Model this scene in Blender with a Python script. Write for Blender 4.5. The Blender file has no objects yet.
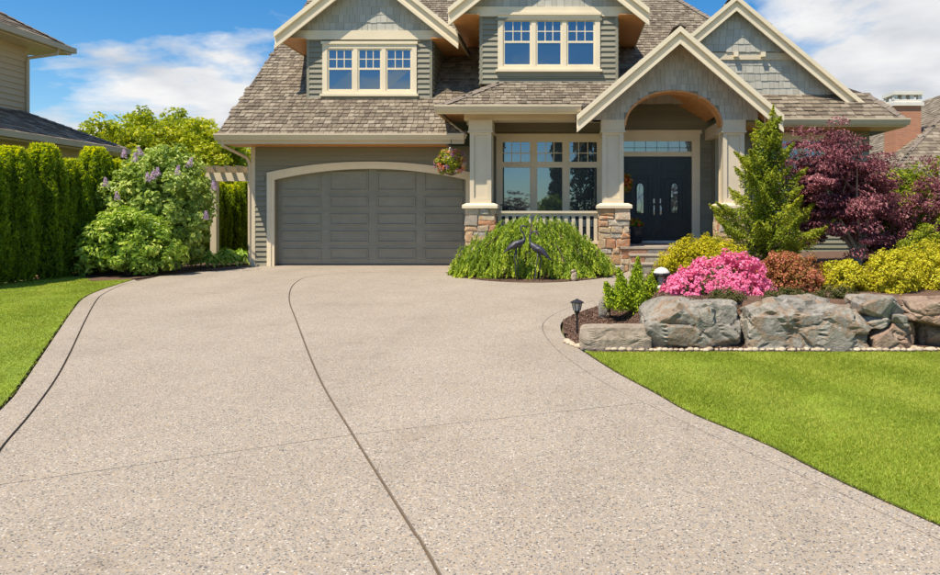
import bpy, math, random
import numpy as np
from mathutils import Vector, Matrix
from mathutils.geometry import tessellate_polygon

scene = bpy.context.scene
C = scene.collection
R = math.radians

# ------------------------------------------------------------------ camera, sky, sun, exposure
F, CX, CY, CAMZ = 700.0, 563.0, 217.0, 1.25
cam_d = bpy.data.cameras.new('camera')
cam = bpy.data.objects.new('camera', cam_d); C.objects.link(cam)
cam.location = (0, 0, CAMZ); cam.rotation_euler = (R(90), 0, 0)
cam_d.sensor_fit = 'HORIZONTAL'; cam_d.sensor_width = 36.0
cam_d.lens = 36.0 * F / 940.0
cam_d.shift_x = (470.0 - CX) / 940.0
cam_d.shift_y = (CY - 287.5) / 940.0
cam_d.clip_end = 2000; cam_d.clip_start = 0.05
scene.camera = cam

SUN = Vector((0.92, 1.0, -2.6)).normalized()          # the way the light travels
EL = math.asin(-SUN.z)
world = bpy.data.worlds.new('World'); scene.world = world; world.use_nodes = True
nt = world.node_tree; nt.nodes.clear()
N = nt.nodes.new; L = nt.links.new
sky = N('ShaderNodeTexSky'); sky.sky_type = 'NISHITA'; sky.sun_disc = False
sky.sun_elevation = EL; sky.sun_rotation = math.atan2(-SUN.x, -SUN.y)
sky.air_density = 1.0; sky.dust_density = 0.2; sky.ozone_density = 2.5
hs = N('ShaderNodeHueSaturation'); hs.inputs['Saturation'].default_value = 1.42; hs.inputs['Value'].default_value = 0.66
L(sky.outputs[0], hs.inputs['Color'])
bg = N('ShaderNodeBackground'); bg.inputs[1].default_value = 0.15
L(hs.outputs[0], bg.inputs[0])
tc = N('ShaderNodeTexCoord'); sep = N('ShaderNodeSeparateXYZ'); L(tc.outputs['Generated'], sep.inputs[0])
def vmath(op, a, b=None):
    n = N('ShaderNodeMath'); n.operation = op
    for i, v in enumerate((a, b)):
        if v is None: continue
        if isinstance(v, (int, float)): n.inputs[i].default_value = v
        else: L(v, n.inputs[i])
    return n.outputs[0]
den = vmath('ADD', vmath('MAXIMUM', sep.outputs[2], 0.0), 0.16)
cu = vmath('DIVIDE', sep.outputs[0], den); cv = vmath('DIVIDE', sep.outputs[1], den)
cmb = N('ShaderNodeCombineXYZ'); L(cu, cmb.inputs[0]); L(cv, cmb.inputs[1])
nz = N('ShaderNodeTexNoise'); nz.inputs['Scale'].default_value = 0.95; nz.inputs['Detail'].default_value = 9
nz.inputs['Roughness'].default_value = 0.56; nz.inputs['Distortion'].default_value = 0.25
mp = N('ShaderNodeMapping'); mp.inputs['Location'].default_value = (7.3, 2.2, 0.0); L(cmb.outputs[0], mp.inputs[0]); L(mp.outputs[0], nz.inputs['Vector'])
def bank(d, lo, hi, gain):                   # a bank of cloud standing in direction d
    dp = N('ShaderNodeVectorMath'); dp.operation = 'DOT_PRODUCT'; L(tc.outputs['Generated'], dp.inputs[0]); dp.inputs[1].default_value = Vector(d).normalized()
    mr = N('ShaderNodeMapRange'); mr.interpolation_type = 'SMOOTHSTEP'; L(dp.outputs['Value'], mr.inputs[0])
    for k_, v_ in zip(('From Min','From Max','To Min','To Max'), (lo, hi, 0, gain)): mr.inputs[k_].default_value = v_
    return mr.outputs[0]
cl = vmath('ADD', nz.outputs[0], bank((.50,1,.17), 0.958, .998, .21))
cl = vmath('ADD', cl, bank((-.60,1,.13), .980, .999, .125))
rp = N('ShaderNodeValToRGB'); rp.color_ramp.elements[0].position = 0.555; rp.color_ramp.elements[1].position = 0.645
L(cl, rp.inputs[0])
bg2 = N('ShaderNodeBackground'); nz2 = N('ShaderNodeTexNoise'); nz2.inputs['Scale'].default_value = 2.1; nz2.inputs['Detail'].default_value = 7; L(mp.outputs[0], nz2.inputs['Vector'])
rp2 = N('ShaderNodeValToRGB'); rp2.color_ramp.elements[0].position = .35; rp2.color_ramp.elements[0].color = (.66,.70,.76,1); rp2.color_ramp.elements[1].position = .62; rp2.color_ramp.elements[1].color = (1,1,1,1)
L(nz2.outputs[0], rp2.inputs[0]); L(rp2.outputs[0], bg2.inputs[0]); bg2.inputs[1].default_value = 0.62
ms = N('ShaderNodeMixShader'); L(rp.outputs[0], ms.inputs[0]); L(bg.outputs[0], ms.inputs[1]); L(bg2.outputs[0], ms.inputs[2])
wo = N('ShaderNodeOutputWorld'); L(ms.outputs[0], wo.inputs[0])

sd = bpy.data.lights.new('sun', 'SUN'); sd.energy = 4.2; sd.angle = R(0.53); sd.color = (1.0, 0.89, 0.72)
so = bpy.data.objects.new('sun', sd); C.objects.link(so)
so.rotation_euler = SUN.to_track_quat('-Z', 'Y').to_euler(); so.location = (-20, -20, 60)
vs = scene.view_settings
vs.view_transform = 'Standard'; vs.look = 'None'; vs.gamma = 1.0; vs.exposure = 0.58; vs.use_curve_mapping = False

# ------------------------------------------------------------------ helpers
def gz(D):                                   # height of the ground at depth D
    return -0.3 if D < 0 else (0.0 if D > 17.9 else -0.3 + 0.01676 * D)
def G(px, py):                               # survey point on the ground -> (X, Y)
    D = 1085.0 / (py - CY + 11.73)
    return ((px - CX) / F * D, D)
def WX(px, D): return (px - CX) / F * D
def WZ(py, D): return CAMZ + (CY - py) / F * D

def tag(o, label=None, cat=None, group=None, kind=None):
    if label: o['label'] = label
    if cat: o['category'] = cat
    if group: o['group'] = group
    if kind: o['kind'] = kind
    return o
def link(name, me, mat=None, parent=None):
    o = bpy.data.objects.new(name, me); C.objects.link(o)
    if mat is not None and me is not None and not me.materials: me.materials.append(mat)
    if parent is not None: 
        o.parent = parent
        o.matrix_parent_inverse = Matrix.Translation(-parent_loc(parent))
    return o
def parent_loc(p):
    return p.location.copy() if p.parent is None else Vector((0, 0, 0))
def empty(name, loc):
    o = bpy.data.objects.new(name, None); C.objects.link(o); o.location = loc; o.empty_display_size = 0.2
    return o
# all meshes are written in world coordinates; children of an Empty cancel its location, so
# parts may be parented anywhere
def fast_mesh(name, V, Fq, attr=None, smooth=False):
    """V (n,3) array; Fq (m,k) int array of equal-size faces"""
    me = bpy.data.meshes.new(name)
    V = np.asarray(V, np.float32); Fq = np.asarray(Fq, np.int32)
    m, k = Fq.shape
    me.vertices.add(len(V)); me.vertices.foreach_set('co', V.ravel())
    me.loops.add(m * k); me.loops.foreach_set('vertex_index', Fq.ravel())
    me.polygons.add(m)
    me.polygons.foreach_set('loop_start', np.arange(0, m * k, k, dtype=np.int32))
    try: me.polygons.foreach_set('loop_total', np.full(m, k, np.int32))
    except Exception: pass
    me.polygons.foreach_set('use_smooth', np.full(m, bool(smooth)))
    me.update(calc_edges=True)
    if attr is not None:
        a = me.attributes.new('rnd', 'FLOAT', 'FACE'); a.data.foreach_set('value', np.asarray(attr, np.float32))
    return me

class MB:
    def __init__(s): s.v = []; s.f = []
    def add(s, vs, fs):
        o = len(s.v); s.v += [tuple(x) for x in vs]; s.f += [tuple(i + o for i in f) for f in fs]; return s
    def box(s, x0, x1, y0, y1, z0, z1):
        return s.add([(x0,y0,z0),(x1,y0,z0),(x1,y1,z0),(x0,y1,z0),(x0,y0,z1),(x1,y0,z1),(x1,y1,z1),(x0,y1,z1)],
                     [(3,2,1,0),(4,5,6,7),(0,1,5,4),(1,2,6,5),(2,3,7,6),(3,0,4,7)])
    def frustum(s, x, y, z0, z1, w0, d0, w1, d1):
        p = []
        for z, w, d in ((z0, w0, d0), (z1, w1, d1)):
            p += [(x-w/2,y-d/2,z),(x+w/2,y-d/2,z),(x+w/2,y+d/2,z),(x-w/2,y+d/2,z)]
        return s.add(p, [(3,2,1,0),(4,5,6,7),(0,1,5,4),(1,2,6,5),(2,3,7,6),(3,0,4,7)])
    def bar(s, p0, p1, w, t, up=(0,0,1)):    # w across 'up', t across the third axis
        p0, p1 = Vector(p0), Vector(p1); d = (p1-p0).normalized(); up = Vector(up)
        sd_ = d.cross(up)
        if sd_.length < 1e-5: sd_ = d.cross(Vector((1,0,0)))
        sd_.normalize(); u2 = sd_.cross(d).normalized()
        q = []
        for p in (p0, p1):
            q += [p - u2*w/2 - sd_*t/2, p + u2*w/2 - sd_*t/2, p + u2*w/2 + sd_*t/2, p - u2*w/2 + sd_*t/2]
        return s.add(q, [(0,1,2,3),(7,6,5,4),(0,4,5,1),(1,5,6,2),(2,6,7,3),(3,7,4,0)])
    def tube(s, pts, rad, n=8, cap=True):
        pts = [Vector(p) for p in pts]
        if not hasattr(rad, '__len__'): rad = [rad]*len(pts)
        rings = []; prev = None
        for i, p in enumerate(pts):
            d = (pts[min(i+1, len(pts)-1)] - pts[max(i-1, 0)])
            d = d.normalized() if d.length > 1e-9 else Vector((0,0,1))
            if prev is None:
                a = d.cross(Vector((0.3,0.9,0.31)))
                if a.length < .05: a = d.cross(Vector((1,0,0)))
            else: a = prev - d*prev.dot(d)
            a.normalize(); prev = a; b = d.cross(a)
            rings.append([p + a*math.cos(2*math.pi*k/n)*rad[i] + b*math.sin(2*math.pi*k/n)*rad[i] for k in range(n)])
        vs_ = [v for r in rings for v in r]; fs = []
        for i in range(len(rings)-1):
            for k in range(n):
                fs.append((i*n+k, i*n+(k+1)%n, (i+1)*n+(k+1)%n, (i+1)*n+k))
        if cap: fs += [tuple(range(n-1,-1,-1)), tuple((len(rings)-1)*n+k for k in range(n))]
        return s.add(vs_, fs)
    def lathe(s, c, prof, n=20):             # prof [(r,z)] bottom to top
        vs_ = []; fs = []
        for r, z in prof:
            for k in range(n):
                a = 2*math.pi*k/n; vs_.append((c[0]+r*math.cos(a), c[1]+r*math.sin(a), c[2]+z))
        for i in range(len(prof)-1):
            for k in range(n): fs.append((i*n+k, i*n+(k+1)%n, (i+1)*n+(k+1)%n, (i+1)*n+k))
        fs += [tuple(range(n-1,-1,-1)), tuple((len(prof)-1)*n+k for k in range(n))]
        return s.add(vs_, fs)
    def poly(s, pts, e):                     # closed prism: polygon pts (3D) swept by vector e
        pts = [Vector(p) for p in pts]; e = Vector(e); n = len(pts)
        tri = tessellate_polygon([pts])
        vs_ = pts + [p + e for p in pts]
        fs = [tuple(t) for t in tri] + [tuple(i + n for i in reversed(t)) for t in tri]
        fs += [(i, (i+1)%n, (i+1)%n + n, i + n) for i in range(n)]
        return s.add(vs_, fs)
    def build(s, name, mat, parent=None, bevel=0, smooth=False):
        me = bpy.data.meshes.new(name); me.from_pydata(s.v, [], s.f)
        import bmesh
        bm = bmesh.new(); bm.from_mesh(me); bmesh.ops.recalc_face_normals(bm, faces=bm.faces)
        if bevel: bmesh.ops.bevel(bm, geom=list(bm.edges), offset=bevel, segments=1, affect='EDGES', profile=.5)
        bm.to_mesh(me); bm.free()
        if smooth:
            for p in me.polygons: p.use_smooth = True
        return link(name, me, mat, parent)

# ------------------------------------------------------------------ materials
MATS = {}
def newmat(name):
    m = bpy.data.materials.new(name); m.use_nodes = True; MATS[name] = m
    t = m.node_tree; t.nodes.clear()
    out = t.nodes.new('ShaderNodeOutputMaterial'); b = t.nodes.new('ShaderNodeBsdfPrincipled')
    t.links.new(b.outputs[0], out.inputs[0])
    return m, t, b, out
def ramp(t, cols, src=None, interp='LINEAR'):
    r = t.nodes.new('ShaderNodeValToRGB'); r.color_ramp.interpolation = interp
    e = r.color_ramp.elements
    while len(e) < len(cols): e.new(0.5)
    for i, (p, c) in enumerate(cols): e[i].position = p; e[i].color = (*c, 1)
    if src is not None: t.links.new(src, r.inputs[0])
    return r
def tnode(t, kind, vec=None, **kw):
    n = t.nodes.new(kind)
    for k, v in kw.items():
        n.inputs[k].default_value = v
    if vec is not None: t.links.new(vec, n.inputs['Vector'])
    return n
def coords(t):
    return t.nodes.new('ShaderNodeTexCoord').outputs['Object']
def paint(name, col, rough=.5, var=.10, scale=3.0, bump=.0, bscale=60, weather=0.0, rnd=0.0, stretch=None, spec=.4):
    m, t, b, out = newmat(name); co = coords(t)
    if stretch:
        mpn = t.nodes.new('ShaderNodeMapping'); mpn.inputs['Scale'].default_value = stretch; t.links.new(co, mpn.inputs[0]); co2 = mpn.outputs[0]
    else: co2 = co
    n = tnode(t, 'ShaderNodeTexNoise', co2, Scale=scale, Detail=6, Roughness=.6)
    lo = tuple(c*(1-var) for c in col); hi = tuple(min(1, c*(1+var)) for c in col)
    r = ramp(t, [(.3, lo), (.7, hi)], n.outputs[0]); cout = r.outputs[0]
    if rnd:
        oi = t.nodes.new('ShaderNodeObjectInfo'); h = t.nodes.new('ShaderNodeHueSaturation')
        mr = t.nodes.new('ShaderNodeMapRange'); mr.inputs['To Min'].default_value = 1-rnd; mr.inputs['To Max'].default_value = 1+rnd
        t.links.new(oi.outputs['Random'], mr.inputs[0]); t.links.new(mr.outputs[0], h.inputs['Value']); t.links.new(cout, h.inputs['Color']); cout = h.outputs[0]
    if weather:
        n2 = tnode(t, 'ShaderNodeTexNoise', co, Scale=1.1, Detail=8, Roughness=.7)
        r2 = ramp(t, [(.45, (1,1,1)), (.75, (1-weather,)*3)], n2.outputs[0])
        mx = t.nodes.new('ShaderNodeMix'); mx.data_type = 'RGBA'; mx.blend_type = 'MULTIPLY'; mx.inputs[0].default_value = 1
        t.links.new(cout, mx.inputs[6]); t.links.new(r2.outputs[0], mx.inputs[7]); cout = mx.outputs[2]
    t.links.new(cout, b.inputs['Base Color'])
    b.inputs['Roughness'].default_value = rough; b.inputs['Specular IOR Level'].default_value = spec
    if bump:
        nb = tnode(t, 'ShaderNodeTexNoise', co2, Scale=bscale, Detail=4)
        bp = t.nodes.new('ShaderNodeBump'); bp.inputs['Strength'].default_value = bump; bp.inputs['Distance'].default_value = .01
        t.links.new(nb.outputs[0], bp.inputs['Height']); t.links.new(bp.outputs[0], b.inputs['Normal'])
    return m
def attr_mat(name, cols, rough=.7, trans=0.0, tcol=None, noise=0.0, nscale=6, bump=0, bscale=40, spec=.3):
    m, t, b, out = newmat(name)
    a = t.nodes.new('ShaderNodeAttribute'); a.attribute_name = 'rnd'
    src = a.outputs['Fac']
    co = coords(t)
    if noise:
        n = tnode(t, 'ShaderNodeTexNoise', co, Scale=nscale, Detail=5)
        m1 = t.nodes.new('ShaderNodeMath'); m1.operation = 'MULTIPLY_ADD'; t.links.new(n.outputs[0], m1.inputs[0]); m1.inputs[1].default_value = noise
        m0 = t.nodes.new('ShaderNodeMath'); m0.operation = 'SUBTRACT'; t.links.new(src, m0.inputs[0]); m0.inputs[1].default_value = noise*.5
        t.links.new(m0.outputs[0], m1.inputs[2]); src = m1.outputs[0]
    r = ramp(t, cols, src); t.links.new(r.outputs[0], b.inputs['Base Color'])
    b.inputs['Roughness'].default_value = rough; b.inputs['Specular IOR Level'].default_value = spec
    if trans:
        tr = t.nodes.new('ShaderNodeBsdfTranslucent')
        h = t.nodes.new('ShaderNodeHueSaturation'); h.inputs['Saturation'].default_value = 1.15; h.inputs['Value'].default_value = 1.4
        t.links.new(r.outputs[0], h.inputs['Color']); t.links.new(h.outputs[0], tr.inputs[0])
        mx = t.nodes.new('ShaderNodeMixShader'); mx.inputs[0].default_value = trans
        t.links.new(b.outputs[0], mx.inputs[1]); t.links.new(tr.outputs[0], mx.inputs[2]); t.links.new(mx.outputs[0], out.inputs[0])
    if bump:
        nb = tnode(t, 'ShaderNodeTexNoise', co, Scale=bscale, Detail=5)
        bp = t.nodes.new('ShaderNodeBump'); bp.inputs['Strength'].default_value = bump; bp.inputs['Distance'].default_value = .01
        t.links.new(nb.outputs[0], bp.inputs['Height']); t.links.new(bp.outputs[0], b.inputs['Normal'])
    return m

SIDING = paint('siding_paint', (.275,.258,.188), .55, .06, 2, .15, 50, .12, rnd=.09, stretch=(1,1,6))
WSHING_M = attr_mat('wall_shingle_paint', [(0,(.42,.405,.345)),(1,(.53,.515,.445))], .65, bump=.25, bscale=30)
CREAM = paint('cream_trim', (.86,.74,.53), .5, .04, 2, .06, 40, .10)
POSTM = paint('post_paint', (.71,.61,.44), .5, .05, 2, .06, 40, .10)
CREAMD = paint('gutter_metal', (.68,.56,.39), .4, .05, 1.5, 0, 40, .12)
GARAGE = paint('garage_door_paint', (.275,.262,.205), .5, .08, 3, .12, 40, .22, rnd=.02, stretch=(1,1,14))
DOORM = paint('navy_door_paint', (.030,.043,.046), .35, .12, 4, .05, 40)
WOOD = paint('cedar_soffit', (.62,.29,.10), .45, .35, 5, .2, 20, stretch=(1,10,10))
ROOFDECK = paint('roof_felt', (.10,.085,.07), .9)
SHING = attr_mat('cedar_shingles', [(0,(.135,.107,.079)),(.35,(.20,.162,.118)),(.7,(.25,.207,.152)),(1,(.31,.262,.198))], .85, noise=.5, nscale=1.6, bump=.5, bscale=45)
SHING2 = attr_mat('neighbour_shingles', [(0,(.14,.11,.085)),(.5,(.25,.20,.155)),(1,(.38,.32,.25))], .85, noise=.4, nscale=1.6, bump=.5)
BEIGE = paint('neighbour_siding', (.70,.55,.36), .55, .06, 2, .1, 50, .12, rnd=.03)
DARKMETAL = paint('black_iron', (.02,.02,.022), .4, .2, 8)
BRONZE = paint('weathered_bronze', (.045,.045,.065), .4, .45, 14, .3, 60, spec=.6)
CHROME, t_, b_, _o = newmat('satin_nickel'); b_.inputs['Base Color'].default_value = (.75,.75,.74,1); b_.inputs['Metallic'].default_value = 1; b_.inputs['Roughness'].default_value = .25
WHITE = paint('white_enamel', (.80,.75,.66), .45, .05, 3, 0, 0, .1)
LAMPGLASS = paint('frosted_lamp_glass', (.55,.53,.45), .25, .1, 8)
POTM = paint('charcoal_glazed_pot', (.035,.037,.045), .35, .2, 5)
TREADM = paint('step_tread_stone', (.40,.34,.27), .75, .2, 6, .3, 30)
MORTAR = paint('mortar', (.55,.46,.34), .9, .15, 8, .4, 60)
DIRT = paint('soil_edge', (.075,.05,.033), .95, .3, 12, .6, 40)
BARK = paint('bark', (.13,.10,.075), .9, .35, 10, .6, 40, stretch=(1,1,.3))
BARKL = paint('maple_bark', (.36,.33,.26), .85, .35, 12, .5, 40, stretch=(1,1,.3))
CAPM = paint('cap_shingle', (.22,.18,.145), .85, .3, 5, .4, 40)
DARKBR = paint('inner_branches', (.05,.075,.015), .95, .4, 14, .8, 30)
JOINT = paint('joint_filler', (.115,.085,.06), .95, .2, 8, .3, 60)

def glass(name, refl, tint=(.012,.016,.02)):
    m, t, b, out = newmat(name)
    b.inputs['Base Color'].default_value = (*tint, 1); b.inputs['Roughness'].default_value = .3
    g = t.nodes.new('ShaderNodeBsdfGlossy'); g.inputs['Roughness'].default_value = .012; g.inputs['Color'].default_value = (.62,.84,1,1)
    n = tnode(t, 'ShaderNodeTexNoise', coords(t), Scale=1.3, Detail=1)
    bp = t.nodes.new('ShaderNodeBump'); bp.inputs['Strength'].default_value = .14; bp.inputs['Distance'].default_value = .02
    t.links.new(n.outputs[0], bp.inputs['Height']); t.links.new(bp.outputs[0], g.inputs['Normal'])
    mx = t.nodes.new('ShaderNodeMixShader'); mx.inputs[0].default_value = refl
    t.links.new(b.outputs[0], mx.inputs[1]); t.links.new(g.outputs[0], mx.inputs[2]); t.links.new(mx.outputs[0], out.inputs[0])
    return m
GLASS = glass('window_glass', .24)
DGLASS = glass('leaded_glass', .22, (.10,.12,.11))

def stone_mat(name, cols, scale=2.2, bump=.6, use_rnd=False):
    m, t, b, out = newmat(name); co = coords(t)
    n = tnode(t, 'ShaderNodeTexNoise', co, Scale=scale, Detail=9, Roughness=.65, Distortion=.6)
    src = n.outputs[0]
    if use_rnd:
        oi = t.nodes.new('ShaderNodeObjectInfo')
        m1 = t.nodes.new('ShaderNodeMath'); m1.operation = 'MULTIPLY_ADD'; t.links.new(n.outputs[0], m1.inputs[0]); m1.inputs[1].default_value = .35
        m0 = t.nodes.new('ShaderNodeMath'); m0.operation = 'MULTIPLY_ADD'; t.links.new(oi.outputs['Random'], m0.inputs[0]); m0.inputs[1].default_value = 1.0; m0.inputs[2].default_value = -.17
        t.links.new(m0.outputs[0], m1.inputs[2]); src = m1.outputs[0]
    r = ramp(t, cols, src)
    n3 = tnode(t, 'ShaderNodeTexNoise', co, Scale=28, Detail=6, Roughness=.7)
    r3 = ramp(t, [(.3,(.62,.62,.62)),(.7,(1.15,1.15,1.15))], n3.outputs[0])
    mx = t.nodes.new('ShaderNodeMix'); mx.data_type = 'RGBA'; mx.blend_type = 'MULTIPLY'; mx.inputs[0].default_value = 1
    t.links.new(r.outputs[0], mx.inputs[6]); t.links.new(r3.outputs[0], mx.inputs[7])
    t.links.new(mx.outputs[2], b.inputs['Base Color']); b.inputs['Roughness'].default_value = .85; b.inputs['Specular IOR Level'].default_value = .25
    nb = tnode(t, 'ShaderNodeTexNoise', co, Scale=9, Detail=10, Roughness=.7)
    bp = t.nodes.new('ShaderNodeBump'); bp.inputs['Strength'].default_value = bump; bp.inputs['Distance'].default_value = .05
    t.links.new(nb.outputs[0], bp.inputs['Height']); t.links.new(bp.outputs[0], b.inputs['Normal'])
    return m
PIERSTONE = stone_mat('ledgestone', [(0,(.68,.48,.29)),(.16,(.58,.26,.13)),(.30,(.70,.57,.38)),(.46,(.50,.46,.39)),(.60,(.70,.49,.26)),(.72,(.42,.39,.35)),(.84,(.64,.36,.16)),(1,(.74,.63,.47))], 6, .5, True)
STEPTILE = stone_mat('slate_tile', [(0,(.30,.30,.24)),(.3,(.40,.35,.25)),(.55,(.42,.21,.12)),(.8,(.24,.24,.22)),(1,(.40,.30,.20))], 5, .4, True)
ROCKGREY = stone_mat('grey_granite', [(.28,(.15,.125,.095)),(.40,(.28,.255,.215)),(.50,(.41,.38,.32)),(.555,(.35,.24,.155)),(.59,(.30,.275,.235)),(.68,(.43,.40,.345)),(.78,(.22,.175,.13))], 2.0, 1.0)
ROCKTAN = stone_mat('tan_sandstone', [(.25,(.24,.19,.14)),(.5,(.40,.33,.25)),(.75,(.47,.41,.33))], 3, .7)
ROCKRED = stone_mat('rusty_granite', [(.25,(.16,.13,.11)),(.45,(.36,.24,.17)),(.6,(.42,.31,.23)),(.75,(.30,.27,.24))], 3.2, .9)
PEBBLE = stone_mat('white_pebble', [(0,(.50,.40,.28)),(.5,(.64,.55,.41)),(1,(.46,.37,.27))], 6, .2, True)

def brick_mat():
    m, t, b, out = newmat('red_brick')
    mpn = t.nodes.new('ShaderNodeMapping'); mpn.inputs['Rotation'].default_value = (R(90),0,0); t.links.new(coords(t), mpn.inputs[0])
    br = tnode(t, 'ShaderNodeTexBrick', mpn.outputs[0], Scale=1.0)
    br.inputs['Brick Width'].default_value = .22; br.inputs['Row Height'].default_value = .075; br.inputs['Mortar Size'].default_value = .008
    br.inputs['Color1'].default_value = (.56,.22,.10,1); br.inputs['Color2'].default_value = (.46,.17,.08,1); br.inputs['Mortar'].default_value = (.4,.33,.27,1)
    t.links.new(br.outputs[0], b.inputs['Base Color']); b.inputs['Roughness'].default_value = .9
    return m
BRICK = brick_mat()

def aggregate():
    m, t, b, out = newmat('exposed_aggregate'); co = coords(t)
    v = tnode(t, 'ShaderNodeTexVoronoi', co, Scale=108.0); v.feature = 'F1'
    sp = t.nodes.new('ShaderNodeSeparateColor'); t.links.new(v.outputs['Color'], sp.inputs[0])
    r = ramp(t, [(0,(.075,.074,.08)),(.07,(.18,.17,.165)),(.19,(.295,.255,.21)),(.40,(.37,.315,.25)),(.58,(.43,.375,.305)),(.74,(.30,.285,.27)),(.84,(.43,.315,.195)),(.91,(.38,.33,.27)),(.955,(.60,.56,.50))], sp.outputs[0], 'CONSTANT')
    # cement between the pebbles
    rg = ramp(t, [(.40,(0,0,0)),(.75,(1,1,1))], v.outputs['Distance'])
    sc = t.nodes.new('ShaderNodeMath'); sc.operation = 'MULTIPLY'; t.links.new(v.outputs['Distance'], sc.inputs[0]); sc.inputs[1].default_value = 1.0
    mx = t.nodes.new('ShaderNodeMix'); mx.data_type = 'RGBA'; t.links.new(rg.outputs[0], mx.inputs[0])
    t.links.new(r.outputs[0], mx.inputs[6]); mx.inputs[7].default_value = (.355,.305,.245,1)
    n2 = tnode(t, 'ShaderNodeTexNoise', co, Scale=.75, Detail=9, Roughness=.72)
    r2 = ramp(t, [(.28,(.86,.85,.84)),(.48,(.975,.97,.965)),(.56,(1,1,1)),(.74,(1.09,1.085,1.08))], n2.outputs[0])
    mx2 = t.nodes.new('ShaderNodeMix'); mx2.data_type = 'RGBA'; mx2.blend_type = 'MULTIPLY'; mx2.inputs[0].default_value = 1
    t.links.new(mx.outputs[2], mx2.inputs[6]); t.links.new(r2.outputs[0], mx2.inputs[7])
    n4 = tnode(t, 'ShaderNodeTexNoise', co, Scale=2.7, Detail=4, Roughness=.5)      # old drips and leaf stains
    r4 = ramp(t, [(.28,(.90,.885,.87)),(.36,(1,1,1))], n4.outputs[0])
    mpn = t.nodes.new('ShaderNodeMapping'); mpn.inputs['Rotation'].default_value = (0,0,R(24)); mpn.inputs['Scale'].default_value = (1.0,.10,1); t.links.new(co, mpn.inputs[0])
    n5 = tnode(t, 'ShaderNodeTexNoise', mpn.outputs[0], Scale=.8, Detail=5, Roughness=.6)   # worn wheel lanes
    r5 = ramp(t, [(.38,(1.01,1.0,.985)),(.58,(1.08,1.065,1.05))], n5.outputs[0])
    for rr_ in (r4, r5):
        m3 = t.nodes.new('ShaderNodeMix'); m3.data_type = 'RGBA'; m3.blend_type = 'MULTIPLY'; m3.inputs[0].default_value = 1
        t.links.new(mx2.outputs[2], m3.inputs[6]); t.links.new(rr_.outputs[0], m3.inputs[7]); mx2 = m3
    t.links.new(mx2.outputs[2], b.inputs['Base Color']); b.inputs['Roughness'].default_value = .75; b.inputs['Specular IOR Level'].default_value = .3
    bp = t.nodes.new('ShaderNodeBump'); bp.inputs['Strength'].default_value = .5; bp.inputs['Distance'].default_value = .004; bp.invert = True
    t.links.new(v.outputs['Distance'], bp.inputs['Height']); t.links.new(bp.outputs[0], b.inputs['Normal'])
    return m
AGG = aggregate()
LAWNBASE = paint('lawn_thatch', (.19,.27,.025), .95, .35, 3, .5, 80)
EARTH = paint('earth', (.10,.12,.03), .95, .3, .4)
MULCH = paint('mulch_soil', (.13,.075,.05), .95, .4, 18, .8, 60)
CHIPS = attr_mat('bark_chips', [(0,(.07,.04,.028)),(.5,(.17,.10,.07)),(1,(.30,.20,.145))], .9)
GRASS = attr_mat('grass_blades', [(0,(.20,.26,.022)),(.5,(.33,.39,.04)),(1,(.50,.51,.10))], .6, .30, noise=1.0, nscale=1.3)

# foliage materials
def leafm(name, cols, trans=.3, rough=.5, noise=.0): return attr_mat(name, cols, rough, trans, noise=noise, nscale=2.5)
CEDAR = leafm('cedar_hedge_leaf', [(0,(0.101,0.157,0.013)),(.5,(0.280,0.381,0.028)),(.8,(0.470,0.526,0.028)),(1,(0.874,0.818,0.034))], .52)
LILAC = leafm('lilac_leaf', [(0,(0.143,0.220,0.045)),(.5,(0.347,0.456,0.097)),(1,(0.672,0.726,0.207))], .3, .45)
LILACF = leafm('lilac_flower', [(0,(.52,.36,.54)),(1,(.78,.64,.76))], .3)
RHODO = leafm('glossy_shrub_leaf', [(0,(0.126,0.218,0.031)),(.5,(0.343,0.484,0.069)),(.85,(0.649,0.718,0.151)),(1,(0.900,0.900,0.341))], .28, .4)
WEEP = leafm('weeping_hemlock_needle', [(0,(0.141,0.228,0.028)),(.5,(0.342,0.457,0.042)),(1,(0.686,0.744,0.093))], .25)
AZAL = leafm('azalea_flower', [(0,(.74,.16,.33)),(.6,(.88,.27,.46)),(1,(.93,.44,.60))], .25)
AZALL = leafm('azalea_leaf', [(0,(0.045,0.090,0.015)),(1,(0.150,0.225,0.038))], .2)
YELLOW = leafm('gold_leaf', [(0,(0.243,0.228,0.008)),(.5,(0.607,0.532,0.024)),(1,(0.760,0.784,0.081))], .25)
GOLDG = leafm('golden_heather_leaf', [(0,(0.208,0.228,0.009)),(.5,(0.594,0.517,0.018)),(1,(0.787,0.714,0.026))], .25)
REDG = leafm('red_tipped_leaf', [(0,(.10,.11,.015)),(.35,(.34,.20,.05)),(.65,(.62,.22,.12)),(1,(.74,.36,.27))], .25)
MAPLE = leafm('purple_maple_leaf', [(0,(0.089,0.034,0.042)),(.55,(0.257,0.085,0.101)),(.85,(0.495,0.212,0.234)),(1,(0.790,0.456,0.450))], .22)
HINOKI = leafm('hinoki_leaf', [(0,(0.076,0.122,0.012)),(.5,(0.253,0.319,0.025)),(1,(0.606,0.581,0.057))], .25)
DWARF = leafm('dwarf_conifer_leaf', [(0,(0.090,0.146,0.010)),(.5,(0.303,0.422,0.022)),(1,(0.679,0.770,0.055))], .25)
TREEG = leafm('yellow_green_tree_leaf', [(0,(0.157,0.208,0.017)),(.5,(0.420,0.478,0.031)),(1,(0.868,0.790,0.073))], .3)
GREENS = leafm('green_shrub_leaf', [(0,(0.092,0.137,0.012)),(.5,(0.257,0.319,0.022)),(1,(0.606,0.577,0.046))], .28)
DARKG = leafm('dark_conifer_leaf', [(0,(.010,.022,.006)),(1,(.035,.06,.014))], .15)
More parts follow.
